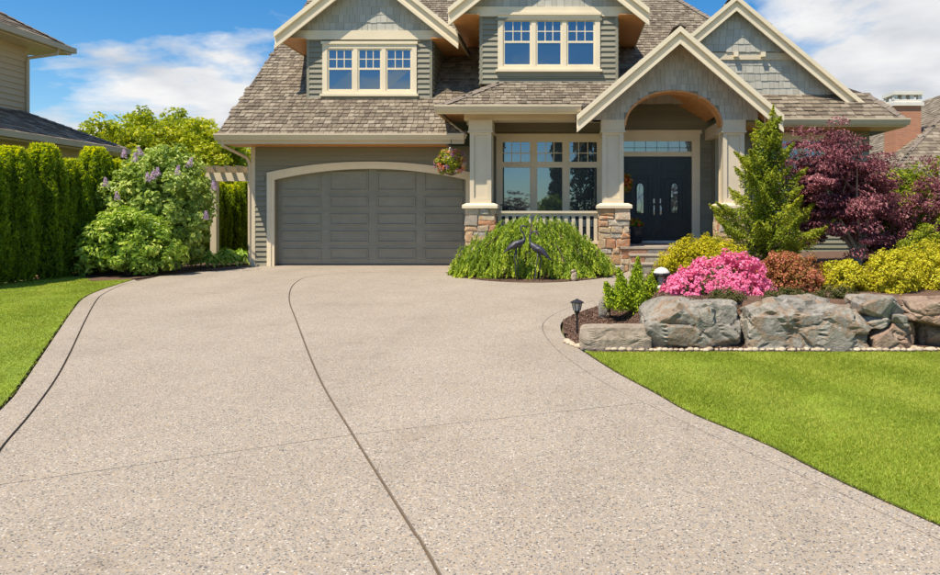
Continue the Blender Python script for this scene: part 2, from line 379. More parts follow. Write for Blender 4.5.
HOSTA = leafm('bright_fern_leaf', [(0,(0.150,0.270,0.030)),(.5,(0.330,0.510,0.060)),(1,(0.630,0.750,0.180))], .3)
FLOWERMIX = leafm('basket_flower', [(0,(.75,.70,.62)),(.3,(.78,.24,.10)),(.55,(.80,.36,.20)),(.75,(.30,.12,.45)),(1,(.80,.55,.10))], .2)
REDFLOWER = leafm('red_flower', [(0,(.55,.04,.03)),(.5,(.70,.20,.05)),(1,(.75,.50,.08))], .2)
GCOVER = leafm('ground_cover_leaf', [(0,(.04,.06,.01)),(.5,(.12,.13,.03)),(1,(.22,.13,.08))], .2)

# ------------------------------------------------------------------ foliage generator
def unit(a): return a / np.maximum(np.linalg.norm(a, axis=1, keepdims=True), 1e-9)
def leaves(name, rng, P, Nrm, Lg, Wd, mat, parent, U=None, rnd=None, fold=.25):
    n = len(P); Nrm = unit(Nrm)
    if U is None: U = rng.normal(size=(n,3))
    U = unit(U - Nrm*np.sum(U*Nrm, axis=1, keepdims=True)); Vv = np.cross(Nrm, U)
    Lg = (Lg * rng.uniform(.65,1.3,n))[:,None]; Wd = (Wd * rng.uniform(.7,1.25,n))[:,None]
    b = P - U*Lg*.5; tp = P + U*Lg*.5 - Nrm*Lg*.12
    s1 = P + Vv*Wd*.5 + Nrm*Wd*fold; s2 = P - Vv*Wd*.5 + Nrm*Wd*fold
    V = np.stack([b,s1,tp,s2],1).reshape(-1,3)
    Fq = np.arange(4*n).reshape(n,4)
    if rnd is None: rnd = rng.uniform(0,1,n)
    return link(name, fast_mesh(name, V, Fq, np.clip(rnd,0,1)), mat, parent)
def sphere_dirs(rng, n): return unit(rng.normal(size=(n,3)))
def clump_points(rng, cents, rads, per, flat=1.0):
    k = len(cents); idx = np.repeat(np.arange(k), per)
    d = sphere_dirs(rng, k*per); r = rng.uniform(.35,1,(k*per,1))**.6
    off = d*r*rads[idx][:,None]; off[:,2] *= flat
    return cents[idx] + off, d, idx
def mound(rng, c, rad, k, lump=.18, low=-.15, shell=(.72,1.0)):
    """clump centres on the upper shell of a lumpy ellipsoid"""
    d = sphere_dirs(rng, k*3); d = d[d[:,2] > low][:k]
    ph = rng.uniform(0,6.28,6)
    az = np.arctan2(d[:,1], d[:,0])
    l = 1 + lump*(np.sin(3*az+ph[0])*np.cos(2.5*d[:,2]+ph[1])*.6 + np.sin(5*az+ph[2]+3*d[:,2])*.4)
    r = rng.uniform(shell[0], shell[1], len(d))*l
    return np.array(c) + d*r[:,None]*np.array(rad), d

def shrub(name, label, cat, base, rad, mat, seed, k=120, per=45, Lf=.05, Wf=.03, cr=.13, group=None, lump=.18, low=-.15, zc=None, flower=None, stems=6, upn=.5, shade_rnd=True):
    """shrub > foliage, stem (+ flowers)"""
    rng = np.random.default_rng(seed); bx, by, bz = base
    root = empty(name, base); tag(root, label, cat, group)
    c = (bx, by, bz + (rad[2]*.35 if zc is None else zc))
    cents, d = mound(rng, c, rad, k, lump, low)
    # inner fill so that no light passes through
    ci, di = mound(rng, c, tuple(r*.6 for r in rad), k//3, lump, -.6)
    cents = np.vstack([cents, ci]); d = np.vstack([d, di])
    keep = cents[:,2] > bz + .02; cents = cents[keep]; d = d[keep]
    rads = cr*rng.uniform(.7,1.3,len(cents))
    P, dd, idx = clump_points(rng, cents, rads, per)
    keep = P[:,2] > bz; P = P[keep]; dd = dd[keep]; idx = idx[keep]
    nrm = dd*.8 + d[idx]*.6 + np.array([0,0,upn]) + rng.normal(size=P.shape)*.45
    rn = rng.uniform(0,1,len(P))*.6 + rng.uniform(0,1,len(cents))[idx]*.4
    fo = leaves('foliage', rng, P, nrm, Lf, Wf, mat, root, rnd=rn)
    st = MB()
    for i in range(stems):
        j = rng.integers(len(cents)); e = cents[j]
        st.tube([(bx+rng.normal()*.05*rad[0], by+rng.normal()*.05*rad[1], bz-.03), ((bx+e[0])/2+rng.normal()*.03, (by+e[1])/2, (bz+e[2])/2+.08*rad[2]), tuple(e)], [.022,.014,.005], 5)
    st.build('stem', BARK, root)
    if flower:
        fm, nf, fl, fname = flower
        cf, df = mound(rng, c, tuple(r*1.03 for r in rad), nf, lump, low)
        keep = cf[:,2] > bz+.03; cf = cf[keep]; df = df[keep]
        P, dd, idx = clump_points(rng, cf, np.full(len(cf), fl*1.6), 8)
        leaves(fname, rng, P, df[idx]*1.0 + rng.normal(size=P.shape)*.5 + np.array([0,0,.3]), fl, fl*.8, fm, root)
    return root

def tree(name, label, cat, base, height, crown_c, crown_r, mat, seed, k=150, per=70, Lf=.2, Wf=.13, cr=.5, group=None, bark=BARK, tr=.16, flat=.8, low=-.7, limbs=10):
    rng = np.random.default_rng(seed); root = empty(name, base); tag(root, label, cat, group)
    bx, by, bz = base
    cents, d = mound(rng, crown_c, crown_r, k, .3, low, (.35,1.0))
    rads = cr*rng.uniform(.6,1.3,len(cents))
    P, dd, idx = clump_points(rng, cents, rads, per, flat)
    nrm = dd*.7 + np.array([0,0,.7]) + rng.normal(size=P.shape)*.5
    rn = rng.uniform(0,1,len(P))*.5 + rng.uniform(0,1,len(cents))[idx]*.5
    leaves('crown', rng, P, nrm, Lf, Wf, mat, root, rnd=rn)
    cc = crown_c; tb = MB()
    top = (cc[0], cc[1], cc[2]+crown_r[2]*.5)
    tb.tube([(bx,by,bz-.1), (bx+.1*tr, by, bz+(cc[2]-bz)*.5), (cc[0],cc[1],cc[2]), top], [tr, tr*.8, tr*.5, tr*.12], 8)
    tb.build('trunk', bark, root)
    lm = MB()
    for i in range(limbs):
        e = cents[rng.integers(len(cents))]; z0 = bz + (cc[2]-bz)*rng.uniform(.35,1.0)
        m_ = ((bx+cc[0])/2*.4+e[0]*.6, (by+cc[1])/2*.4+e[1]*.6, z0*.45+e[2]*.55)
        lm.tube([((bx+cc[0])/2,(by+cc[1])/2,z0), m_, tuple(e)], [tr*.4, tr*.25, tr*.06], 5)
    lm.build('limb', bark, root)
    return root
# ------------------------------------------------------------------ ground, driveway, lawns, beds
def dense(pts, n=6):                         # Catmull-Rom through plan points
    P = [Vector((p[0], p[1])) for p in pts]; out = []
    for i in range(len(P)-1):
        p0, p1, p2, p3 = P[max(i-1,0)], P[i], P[i+1], P[min(i+2,len(P)-1)]
        for k in range(n):
            t = k/n
            out.append(tuple(.5*((2*p1) + (p2-p0)*t + (2*p0-5*p1+4*p2-p3)*t*t + (3*p1-p0-3*p2+p3)*t**3)))
    out.append(tuple(P[-1])); return out
def offset(pl, d):                           # shift an open polyline to its left by d
    out = []
    for i in range(len(pl)):
        a = Vector(pl[max(i-1,0)]); b = Vector(pl[min(i+1,len(pl)-1)]); t = (b-a).normalized()
        out.append((pl[i][0] - t.y*d, pl[i][1] + t.x*d))
    return out
def area(p): return .5*sum(p[i][0]*p[(i+1)%len(p)][1]-p[(i+1)%len(p)][0]*p[i][1] for i in range(len(p)))
def inset(p, d):
    if area(p) < 0: p = p[::-1]
    n = len(p); out = []
    for i in range(n):
        a, b, c = Vector(p[i-1]), Vector(p[i]), Vector(p[(i+1)%n])
        e1 = (b-a); e2 = (c-b)
        if e1.length < 1e-6 or e2.length < 1e-6: continue
        e1.normalize(); e2.normalize()
        n1 = Vector((-e1.y, e1.x)); n2 = Vector((-e2.y, e2.x)); m = n1+n2
        if m.length < .2: m = n1
        m.normalize(); k = d/max(.4, m.dot(n1)); q = b + m*k; out.append((q.x, q.y))
    return out
def slab(name, plan, top, thick, mat, parent=None, zf=gz):
    mb = MB(); mb.poly([(x, y, zf(y)+top) for x, y in plan], (0,0,-thick)); return mb.build(name, mat, parent)
def pip(P, poly):
    x, y = P[:,0], P[:,1]; ins = np.zeros(len(P), bool); n = len(poly)
    for i in range(n):
        x1, y1 = poly[i]; x2, y2 = poly[(i+1)%n]
        c = ((y1 > y) != (y2 > y)) & (x < (x2-x1)*(y-y1)/((y2-y1) if abs(y2-y1) > 1e-12 else 1e-12) + x1)
        ins ^= c
    return ins

# one sheet to the horizon
ys = [-400,-60,-20,0,4,8,12,16,17.9,24,40,80,200,900]; xs = [-700,-150,-50,-20,-10,0,10,20,50,150,700]
gv = [(x, y, gz(y)-.06) for y in ys for x in xs]; nx = len(xs)
gf = [(j*nx+i, j*nx+i+1, (j+1)*nx+i+1, (j+1)*nx+i) for j in range(len(ys)-1) for i in range(nx-1)]
tag(MB().add(gv, gf).build('ground', EARTH), kind='structure')

Gs = lambda L_: [G(*p) for p in L_]
LE = dense([(-2.4,-6),(-2.5,0),(-3.15,3.0)] + Gs([(0,410),(21,385.6),(38,361),(57,333),(71,312.6),(83,298.7),(101,290),(134,279.5)]))
LI = dense([(-2.12,-6),(-2.22,0),(-2.85,3.0),(-3.2,3.85)] + Gs([(0,450),(31,413),(56,378.6),(71,351),(85,321),(96,301),(104,293.5),(122,285),(138,281)]))
CJ = dense([(3.0,-6),(.85,0)] + Gs([(440,575),(410,525),(353,434.5),(318,375),(297,322),(289.5,301),(291,288.6),(297,281.6),(308,277),(335,273.8),(385,272),(445,272.5)]))
RE = dense([(6.0,-6),(3.5,0)] + Gs([(940,526),(827,475),(763,443),(690.7,413),(656.6,394),(614,371),(582,350.5),(569,342),(561,330),(563,321),(576.5,314),(598.5,306.7)]))
RI = dense([(5.75,-6),(3.3,0)] + Gs([(940,540),(827,487),(763,459),(699,429),(644,402.5),(605,383),(571.6,361),(554.6,347),(543.6,332),(544,322.5),(554.6,314),(571.6,307),(593,301)]))
i_cj = min(range(len(CJ)), key=lambda i: (Vector(CJ[i])-Vector(G(353,434.5))).length)
i_ri = min(range(len(RI)), key=lambda i: (Vector(RI[i])-Vector(G(644,402.5))).length)
i_li = min(range(len(LI)), key=lambda i: (Vector(LI[i])-Vector((-3.2,3.85))).length)
WB = dense(Gs([(445,272.5),(462,277.5),(490,281),(525,282.5),(560,282),(595,279),(618,275)]))      # front edge of the weeping tree's bed
BK = dense(Gs([(598.5,306.7),(625,300),(655,291),(685,281),(712,274)]))                            # back edge of the right bed, along the walk
xl = -7.95
back_left = Gs([(134,279.5),(160,276),(200,271.8),(235,269)]) + [(xl,17.0),(xl,17.88)]
CJl = offset(CJ, .0055); CJr = offset(CJ, -.0055); LIo = offset(LI, .006); LIi = offset(LI, -.006)
steps_front = [G(629,271), (1.62,15.86), (4.3,15.86), (4.3,15.2)]
whole = LE + back_left + [(-7.4,18.14),(-2.3,18.14),(-2.3,17.2),(-2.3,16.3)] + WB + steps_front + BK[::-1] + RE[::-1]
drive = slab('driveway', whole, -.014, .08, JOINT); tag(drive, kind='structure')
def dslab(name, plan): return slab(name, inset(plan, .0038), 0, .05, AGG, drive)
dslab('border_strip', LE + LIo[::-1])
dslab('border_strip', RE + RI[::-1])
dslab('slab', LIi[i_li:] + back_left[1:] + [(-7.4,18.14),(-2.3,18.14),(-2.3,17.2),(-2.3,16.3)] + CJl[i_cj:][::-1])
dslab('slab', LIi[:i_li+1] + CJl[:i_cj+1][::-1])
dslab('slab', CJr[i_cj:] + WB[1:] + steps_front + BK[::-1] + RI[i_ri:][::-1])
dslab('slab', CJr[:i_cj+1] + RI[:i_ri+1][::-1])

# lawns: a sheet of thatch and blades of grass
le_out = offset(LE, .028); re_out = offset(RE, -.028)
i_tip = min(range(len(RE)), key=lambda i: (Vector(RE[i])-Vector(G(582,350.5))).length)
lawnL = le_out[6:] + [(-9.6,14.2),(-10.2,15.0),(-10.9,15.2),(-11.2,13),(-11.2,2),(-9,-4)]
lawnR = re_out[6:i_tip+1] + [(.32,7.355),(2,7.365),(4,7.36),(6,7.365),(9,7.37),(9,-4)]
lw = slab('lawn', lawnL, .004, .012, LAWNBASE); tag(lw, kind='structure'); slab('soil', inset(lawnL, -.006), -.009, .05, DIRT, lw)
lw = slab('lawn', lawnR, .004, .012, LAWNBASE); tag(lw, kind='structure'); slab('soil', inset(lawnR, -.006), -.009, .05, DIRT, lw)
def grass(name, plan, label, n, bbox, seed, dmin=2.4):
    rng = np.random.default_rng(seed); x0,x1,y0,y1 = bbox
    P = np.stack([rng.uniform(x0,x1,n), y0 + (y1-y0)*rng.uniform(0,1,n)**1.25], 1)
    wob = .03*np.sin(P[:,0]*37+P[:,1]*23)*np.sin(P[:,0]*11-P[:,1]*29); P = P[pip(P + (rng.normal(size=P.shape)*.010 + wob[:,None]*.3), inset(plan, -.014))]; n = len(P)
    z = -.3 + .01676*np.clip(P[:,1],0,17.9) + .003
    B = np.column_stack([P, z]); a = rng.uniform(0,6.283,n); h = rng.uniform(.009,.021,n); w = rng.uniform(.0012,.0022,n)*(1+.17*P[:,1])
    # mower and wear: gentle patches of taller or shorter grass
    h *= 1 + .25*np.sin(P[:,0]*2.1+np.sin(P[:,1]*1.7))*np.sin(P[:,1]*2.6)
    u = np.stack([np.cos(a), np.sin(a), 0*a],1); lean = rng.normal(size=(n,2))*.6
    T = B + np.column_stack([lean[:,0]*h, lean[:,1]*h, h])
    V = np.stack([B-u*w[:,None], B+u*w[:,None], T],1).reshape(-1,3)
    o = link(name, fast_mesh(name, V, np.arange(3*n).reshape(n,3), rng.uniform(0,.8,n) + .10 + .13*np.sin((P[:,0]*.9+P[:,1]*.35)*6.0+.6*np.sin(P[:,1]))), GRASS)
    return tag(o, label, 'grass', kind='stuff')
grass('grass', lawnR, 'short bright green grass of the lawn right of the driveway', 640000, (0.1,6.8,2.0,7.38), 3)
grass('grass', lawnL, 'short green grass of the lawn left of the driveway by the hedge', 380000, (-11.2,-3.6,4.0,15.2), 4)

# right planting bed behind the boulders
def sm(a, b, x): t = np.clip((x-a)/(b-a), 0, 1); return t*t*(3-2*t)
def bedz(x, y):
    x = np.asarray(x, float); y = np.asarray(y, float)
    g = -.3 + .01676*np.clip(y, 0, 17.9)
    return g + .02 + .45*sm(.62, 1.25, x - .11*np.maximum(y-8.2,0))*sm(7.75,8.05,y)
def bz(x, y): return float(bedz(x, y))
tip_in = offset(RE[i_tip:], -.03)
bed_plan = tip_in + BK[1:] + [(4.4,15.2),(4.6,16.0),(8.8,17.0),(12,17.0),(12,7.50),(4,7.50),(.35,7.46)]
def sheet(name, plan, zf, step, mat, parent=None, kind='structure'):
    xs_ = [p[0] for p in plan]; ys_ = [p[1] for p in plan]
    X = np.arange(min(xs_)-step, max(xs_)+step, step); Y = np.arange(min(ys_)-step, max(ys_)+step, step)
    gx, gy = np.meshgrid(X, Y); inside = pip(np.column_stack([gx.ravel()+step/2, gy.ravel()+step/2]), plan).reshape(gx.shape)
    V = np.column_stack([gx.ravel(), gy.ravel(), zf(gx.ravel(), gy.ravel())]); m = len(X)
    j, i = np.nonzero(inside[:-1,:-1]); a = j*m+i
    o = link(name, fast_mesh(name, V, np.column_stack([a, a+1, a+m+1, a+m]), smooth=True), mat, parent)
    return tag(o, kind=kind)
slab('mulch_bed', tip_in + BK[1:] + [(4.4,15.2),(9,15.2),(9,7.38),(4,7.375),(.30,7.37)], -.004, .04, MULCH)['kind'] = 'structure'
sheet('planting_bed', bed_plan, bedz, .07, MULCH)
weep_plan = WB + [(1.3,16.2),(-2.0,16.2)]
slab('mulch_bed', inset(weep_plan, .02), .012, .06, MULCH)['kind'] = 'structure'
left_bed = [(-9.0,14.9),(-9.1,14.5),(-9.7,14.3),(-10.3,15.1),(-12,15.3),(-12,24),(-8.0,24),(-8.0,17.95)] + [(x-.03,y+.05) for x, y in Gs([(235,269),(200,271.8),(160,276)])]
slab('mulch_bed', left_bed, .006, .06, MULCH)['kind'] = 'structure'
def chips(plan, n, zf, label, seed, bbox):
    rng = np.random.default_rng(seed); x0,x1,y0,y1 = bbox
    P = np.stack([rng.uniform(x0,x1,n), rng.uniform(y0,y1,n)],1); P = P[pip(P, plan)]; n = len(P)
    P3 = np.column_stack([P, zf(P[:,0],P[:,1])+rng.uniform(.0,.012,n)])
    o = leaves('bark_mulch', rng, P3, np.array([0,0,1])+rng.normal(size=(n,3))*.45, .035, .014, CHIPS, None, fold=.1)
    return tag(o, label, 'mulch', kind='stuff')
chips(bed_plan, 26000, bedz, 'brown bark mulch around the path lamp and dwarf conifer', 5, (-.2,2.0,7.3,12))
chips(weep_plan, 9000, lambda x, y: -.3+.01676*np.clip(y,0,17.9)+.014, 'brown bark mulch under the weeping conifer', 6, (-2.6,1.4,14.2,16.3))
# ------------------------------------------------------------------ the house
house = tag(empty('house', (0, 17.9, 0)), 'grey-green gabled house with shake roof, two dormers, garage and arched entry porch', 'house')
PITCH = .84
bm_board = fast_mesh('clapboard', [(0,0,0),(1,0,0),(1,-.038,0),(0,-.038,0),(0,0,1),(1,0,1),(1,-.004,1),(0,-.004,1)],
                     [(3,2,1,0),(4,5,6,7),(2,3,7,6),(0,1,5,4),(1,2,6,5),(3,0,4,7)])
bm_board.materials.append(SIDING)
def clap(parent, a0, a1, z0, z1, plane, holes=(), expo=.128, axis='x', sgn=1, me=bm_board):
    """lap boards on a wall: axis 'x' faces -Y, axis 'y' faces +X (sgn 1) or -X (sgn -1); holes give (lo, hi) at a height or None"""
    z = z0
    while z < z1-.01:
        h = min(expo, z1-z); segs = [(a0, a1)]
        for hf in holes:
            r = hf(z+h*.5)
            if not r: continue
            ns = []
            for s0, s1 in segs:
                if r[0] > s0: ns.append((s0, min(s1, r[0])))
                if r[1] < s1: ns.append((max(s0, r[1]), s1))
            segs = [q for q in ns if q[1]-q[0] > .02]
        for s0, s1 in segs:
            o = bpy.data.objects.new('clapboard', me); C.objects.link(o); o.parent = parent
            if axis == 'x': o.location = (s0, plane, z); o.scale = (s1-s0, 1, h+.006)
            else:
                o.rotation_euler = (0,0,R(90)*sgn); o.location = (plane, s0 if sgn > 0 else s1, z); o.scale = (s1-s0, 1, h+.006)
        z += expo
def rect(x0, x1, z0, z1): return lambda z: (x0, x1) if z0 < z < z1 else None

def shingle_rows(name, parent, mat, O, U, V, poly, expo=.165, w=(.10,.19), th=.022, seed=1, kind='stuff', gap=.012, single=False, lift=.0):
    """courses of shingles on the plane O + u*U + v*V inside the (u, v) polygon"""
    rng = np.random.default_rng(seed); O, U, V = Vector(O), Vector(U).normalized(), Vector(V).normalized(); Nn = U.cross(V).normalized()
    us = [p[0] for p in poly]; vs_ = [p[1] for p in poly]
    v = min(vs_); cand = []
    while v < max(vs_):
        u = min(us) - rng.uniform(0, w[1])
        while u < max(us):
            ww = rng.uniform(*w); cand.append((u, v, ww)); u += ww
        v += expo
    cand = np.array(cand)
    keep = pip(np.column_stack([cand[:,0]+cand[:,2]/2, cand[:,1]+expo*.4]), poly); cand = cand[keep]
    n = len(cand); O, U, V, Nn = map(np.array, (O, U, V, Nn))
    u0 = cand[:,0]+gap/2; u1 = cand[:,0]+cand[:,2]-gap/2; v0 = cand[:,1]+rng.normal(size=n)*expo*.035; v1 = cand[:,1]+expo*1.12
    t0 = th*rng.uniform(.75,1.5,n)+lift; t1 = np.full(n, .003)+lift; tw = rng.normal(size=n)*th*.12
    def pt(u, v, h): return O + u[:,None]*U + v[:,None]*V + h[:,None]*Nn
    z = np.zeros(n)-.004
    VV = np.stack([pt(u0,v0,z), pt(u1,v0,z), pt(u1,v1,z), pt(u0,v1,z), pt(u0,v0,t0+tw), pt(u1,v0,t0-tw), pt(u1,v1,t1), pt(u0,v1,t1)],1)
    FF = np.array([(4,5,6,7),(0,1,5,4),(1,2,6,5),(3,0,4,7)])
    rn = rng.uniform(0,1,n)
    if single:
        for i in range(n):
            o = link(single, fast_mesh(single, VV[i], FF, np.full(4, rn[i])), mat, parent)
        return None
    V2 = VV.reshape(-1,3); F2 = (np.arange(n)*8)[:,None,None] + FF[None]
    o = link(name, fast_mesh(name, V2, F2.reshape(-1,4), np.repeat(rn,4)), mat, parent)
    return tag(o, kind=kind)

def caps(parent, p0, p1, mat=CAPM, seed=0, ln=.26, wd=.15):   # ridge or hip caps
    rng = random.Random(seed); p0, p1 = Vector(p0), Vector(p1); d = p1-p0; n = max(1, int(d.length/.2)); mb = MB(); d.normalize()
    for i in range(n):
        a = p0 + d*(i*.2); b = a + d*ln; sd_ = d.cross(Vector((0,0,1))).normalized(); lift = Vector((0,0,.03+rng.uniform(0,.012)))
        for s in (-1, 1):
            q = sd_*s*wd - Vector((0,0,.07))
            mb.add([a+lift, b+lift-Vector((0,0,.02)), b+q+lift-Vector((0,0,.02)), a+q+lift, a+lift-Vector((0,0,.03)), a+q+lift-Vector((0,0,.03))], [(0,1,2,3),(0,3,5,4)])
    return mb.build('ridge_cap', mat, parent)

# --- main walls
GX0, GX1, GY = -7.95, -2.25, 17.9
DX0, DX1 = WX(275, GY), WX(466, GY)                       # garage door opening
dcx, dhw = (DX0+DX1)/2, (DX1-DX0)/2
def arch_z(x): return 2.20 + .28*(1-((x-dcx)/dhw)**2)
arc = [(DX0 + (DX1-DX0)*i/24, arch_z(DX0 + (DX1-DX0)*i/24)) for i in range(25)]
gw = MB()
gw.poly([(GX0,GY,-.05),(GX0,GY,3.05),(GX1,GY,3.05),(GX1,GY,-.05),(DX1,GY,-.05)] + [(x,GY,z) for x, z in arc[::-1]] + [(DX0,GY,-.05)], (0,.3,0))
garage_wall = gw.build('wall', SIDING, house)
def garage_hole(z):
    if z < 2.2: return (DX0-.1, DX1+.1)
    if z < 2.48+.1:
        q = max(0, 1-(z-.1-2.2)/.28) ** .5 * dhw
        return (dcx-q, dcx+q) if q > .1 else None
clap(garage_wall, GX0+.09, GX1, 0.0, 3.05, GY, [garage_hole])
MB().box(GX0-.02, GX0+.09, GY-.035, GY+.1, 0, 3.05).build('corner_board', POSTM, house)
# solid body behind the fronts
MB().box(GX0, GX1, 18.3, 26, 0, 3.0).build('wall', SIDING, house)
body = MB().poly([(GX0,18.3,3.0),(GX0,26.0,3.0),(GX0,26.0,9.5),(GX0,20.0,5.4)], (.2,0,0)).build('wall', SIDING, house)
# garage door casing
def arch_band(x0, x1, zf, w, y0, y1, name, mat, foot=0.0, n=28):
    ins = [(x0, foot)] + [(x0+(x1-x0)*i/n, zf(x0+(x1-x0)*i/n)) for i in range(n+1)] + [(x1, foot)]
    cx_ = (x0+x1)/2
    out = [(x0-w, foot)] + [(cx_ + (x-cx_)*((x1-x0)/2+w)/((x1-x0)/2), z+w) for x, z in ins[1:-1]] + [(x1+w, foot)]
    mb = MB()
    for i in range(len(ins)-1):
        a, b, c_, d = ins[i], ins[i+1], out[i+1], out[i]
        mb.add([(a[0],y0,a[1]),(b[0],y0,b[1]),(c_[0],y0,c_[1]),(d[0],y0,d[1]),(a[0],y1,a[1]),(b[0],y1,b[1]),(c_[0],y1,c_[1]),(d[0],y1,d[1])],
               [(0,1,2,3),(7,6,5,4),(0,4,5,1),(3,2,6,7)] + ([(0,3,7,4)] if i == 0 else []) + ([(1,5,6,2)] if i == len(ins)-2 else []))
    return mb.build(name, mat, house)
arch_band(DX0, DX1, arch_z, .17, GY-.05, GY+.02, 'garage_casing', CREAM)
arch_band(DX0-.075, DX1+.075, lambda x: 2.275+.28*(1-((x-dcx)/(dhw+.075))**2), .105, GY-.075, GY-.05, 'garage_casing', CREAM)
# garage door
gd = MB().box(DX0-.1, DX1+.1, 18.10, 18.16, -.01, 2.52).build('garage_door', GARAGE, house)
rows = [0.06,.505,.95,1.395,1.84,2.5]
for r in range(5):
    for c_ in range(4):
        w = (DX1-DX0)/4; x0 = DX0 + c_*w + .10; x1 = DX0 + (c_+1)*w - .10; z0, z1 = rows[r]+.07, rows[r+1]-.06
        mb = MB(); y = 18.10
        mb.add([(x0,y,z0),(x1,y,z0),(x1,y,z1),(x0,y,z1),(x0+.012,y-.024,z0+.012),(x1-.012,y-.024,z0+.012),(x1-.012,y-.024,z1-.012),(x0+.012,y-.024,z1-.012),
                (x0+.045,y-.024,z0+.045),(x1-.045,y-.024,z0+.045),(x1-.045,y-.024,z1-.045),(x0+.045,y-.024,z1-.045),
                (x0+.06,y-.002,z0+.06),(x1-.06,y-.002,z0+.06),(x1-.06,y-.002,z1-.06),(x0+.06,y-.002,z1-.06)],
               [(i, (i+1)%4, (i+1)%4+4, i+4) for i in range(4)] + [(i+4, (i+1)%4+4, (i+1)%4+8, i+8) for i in range(4)] + [(i+8, (i+1)%4+8, (i+1)%4+12, i+12) for i in range(4)] + [(12,13,14,15)])
        mb.build('panel', GARAGE, gd)
sm_ = MB()
for z in rows[1:5]: sm_.box(DX0-.1, DX1+.1, 18.094, 18.11, z-.006, z+.006)
sm_.build('section_seam', GARAGE, gd)
MB().box(DX0, DX1, 18.07, 18.13, -.004, .035).build('bottom_seal', ROOFDECK, gd)

# porch wall, entry wall, right wing
PY, EY, RY = 18.5, 19.0, 18.52
pw = MB().box(GX1, 1.2, PY, PY+.3, 0, 4.6).build('wall', SIDING, house)
MB().box(GX1-.02, GX1+.2, GY+.02, PY, 0, 3.7).build('wall', SIDING, house)
ew = MB().box(1.2, 4.05, EY, EY+.3, 0, 5.4).build('wall', SIDING, house)
MB().box(1.0, 1.2, PY+.02, EY, 0, 4.6).build('wall', SIDING, house)
rw = MB().box(4.05, 8.1, RY, RY+.3, 0, 3.75).build('wall', SIDING, house)
sw = MB().box(4.02, 4.22, RY+.02, EY+.1, .2, 4.8).build('wall', SIDING, house)
MB().box(7.8, 8.1, RY+.3, 26, 0, 3.75).build('wall', SIDING, house)
clap(pw, GX1, 1.2, .55, 3.95, PY, [rect(-1.75,1.05,1.0,3.35)])
clap(ew, 1.2, 4.05, .55, 5.0, EY, [rect(1.45,3.75,.5,3.55)])
clap(rw, 4.05, 8.1, .3, 3.75, RY, [rect(4.95,7.05,1.3,3.45)])
MB().box(4.02, 4.12, RY-.03, RY+.05, .3, 3.7).build('corner_board', SIDING, house)

# --- windows
def window(x0, x1, z0, z1, Y, split=.48, n=3, fixed=False):
    """window (casing) > sash, muntin, pane, sill"""
    t = .125; mb = MB()
    mb.box(x0, x1, Y-.055, Y+.03, z1-t-.03, z1).box(x0, x0+t, Y-.055, Y+.03, z0, z1-t-.03).box(x1-t, x1, Y-.055, Y+.03, z0, z1-t-.03).box(x0+t, x1-t, Y-.055, Y+.03, z0, z0+.09)
    mb.box(x0-.03, x1+.03, Y-.085, Y-.055, z1-.045, z1+.02)
    ix0, ix1, iz0, iz1 = x0+t, x1-t, z0+.09, z1-t-.03
    w = (ix1-ix0)/n; mul = .055
    for i in range(1, n): mb.box(ix0+i*w-mul, ix0+i*w+mul, Y-.05, Y+.03, iz0, iz1)
    win = mb.build('window', CREAM, house)
    MB().box(x0-.05, x1+.05, Y-.11, Y+.02, z0-.06, z0).build('sill', CREAM, win)
    MB().box(x0-.01, x1+.01, Y-.05, Y+.02, z0-.17, z0-.06).build('apron', SIDING, win)
    for i in range(n):
        a = ix0+i*w+(mul if i else 0); b = ix0+(i+1)*w-(mul if i < n-1 else 0); s = .042; zs = iz1-(iz1-iz0)*split
        f = MB(); yb = Y-.03
        f.box(a,a+s,yb,Y+.02,iz0,iz1).box(b-s,b,yb,Y+.02,iz0,iz1).box(a+s,b-s,yb,Y+.02,iz0,iz0+s).box(a+s,b-s,yb,Y+.02,iz1-s,iz1).box(a+s,b-s,yb-.004,Y+.02,zs-(.075 if fixed else .025),zs+(.075 if fixed else .025))
        f.build('sash', CREAM, win)
        m = MB(); zt0, zt1 = zs+s*.5, iz1-s; q = .011
        for k in (1,2): xx = a+s+(b-a-2*s)*k/3; m.box(xx-q,xx+q,Y-.024,Y+.01,zt0,zt1)
        zz = (zt0+zt1)/2; m.box(a+s,b-s,Y-.022,Y+.01,zz-q,zz+q)
        m.build('muntin', CREAM, win)
        for (p0, p1) in ((iz0+s*.5, zs), (zs, iz1-s*.5)):
            tilt = .0015*((i*7+int(p0*10)) % 5 - 2)
            MB().add([(a+s*.5,Y-.012+tilt,p0),(b-s*.5,Y-.012-tilt,p0),(b-s*.5,Y-.012-tilt*.4,p1),(a+s*.5,Y-.012+tilt*.6,p1)], [(0,1,2,3)]).build('pane', GLASS, win)
    return win
window(-1.76, 1.06, 1.05, 3.42, PY, .30, fixed=True)
window(5.0, 7.0, 1.35, 3.45, RY, .30)

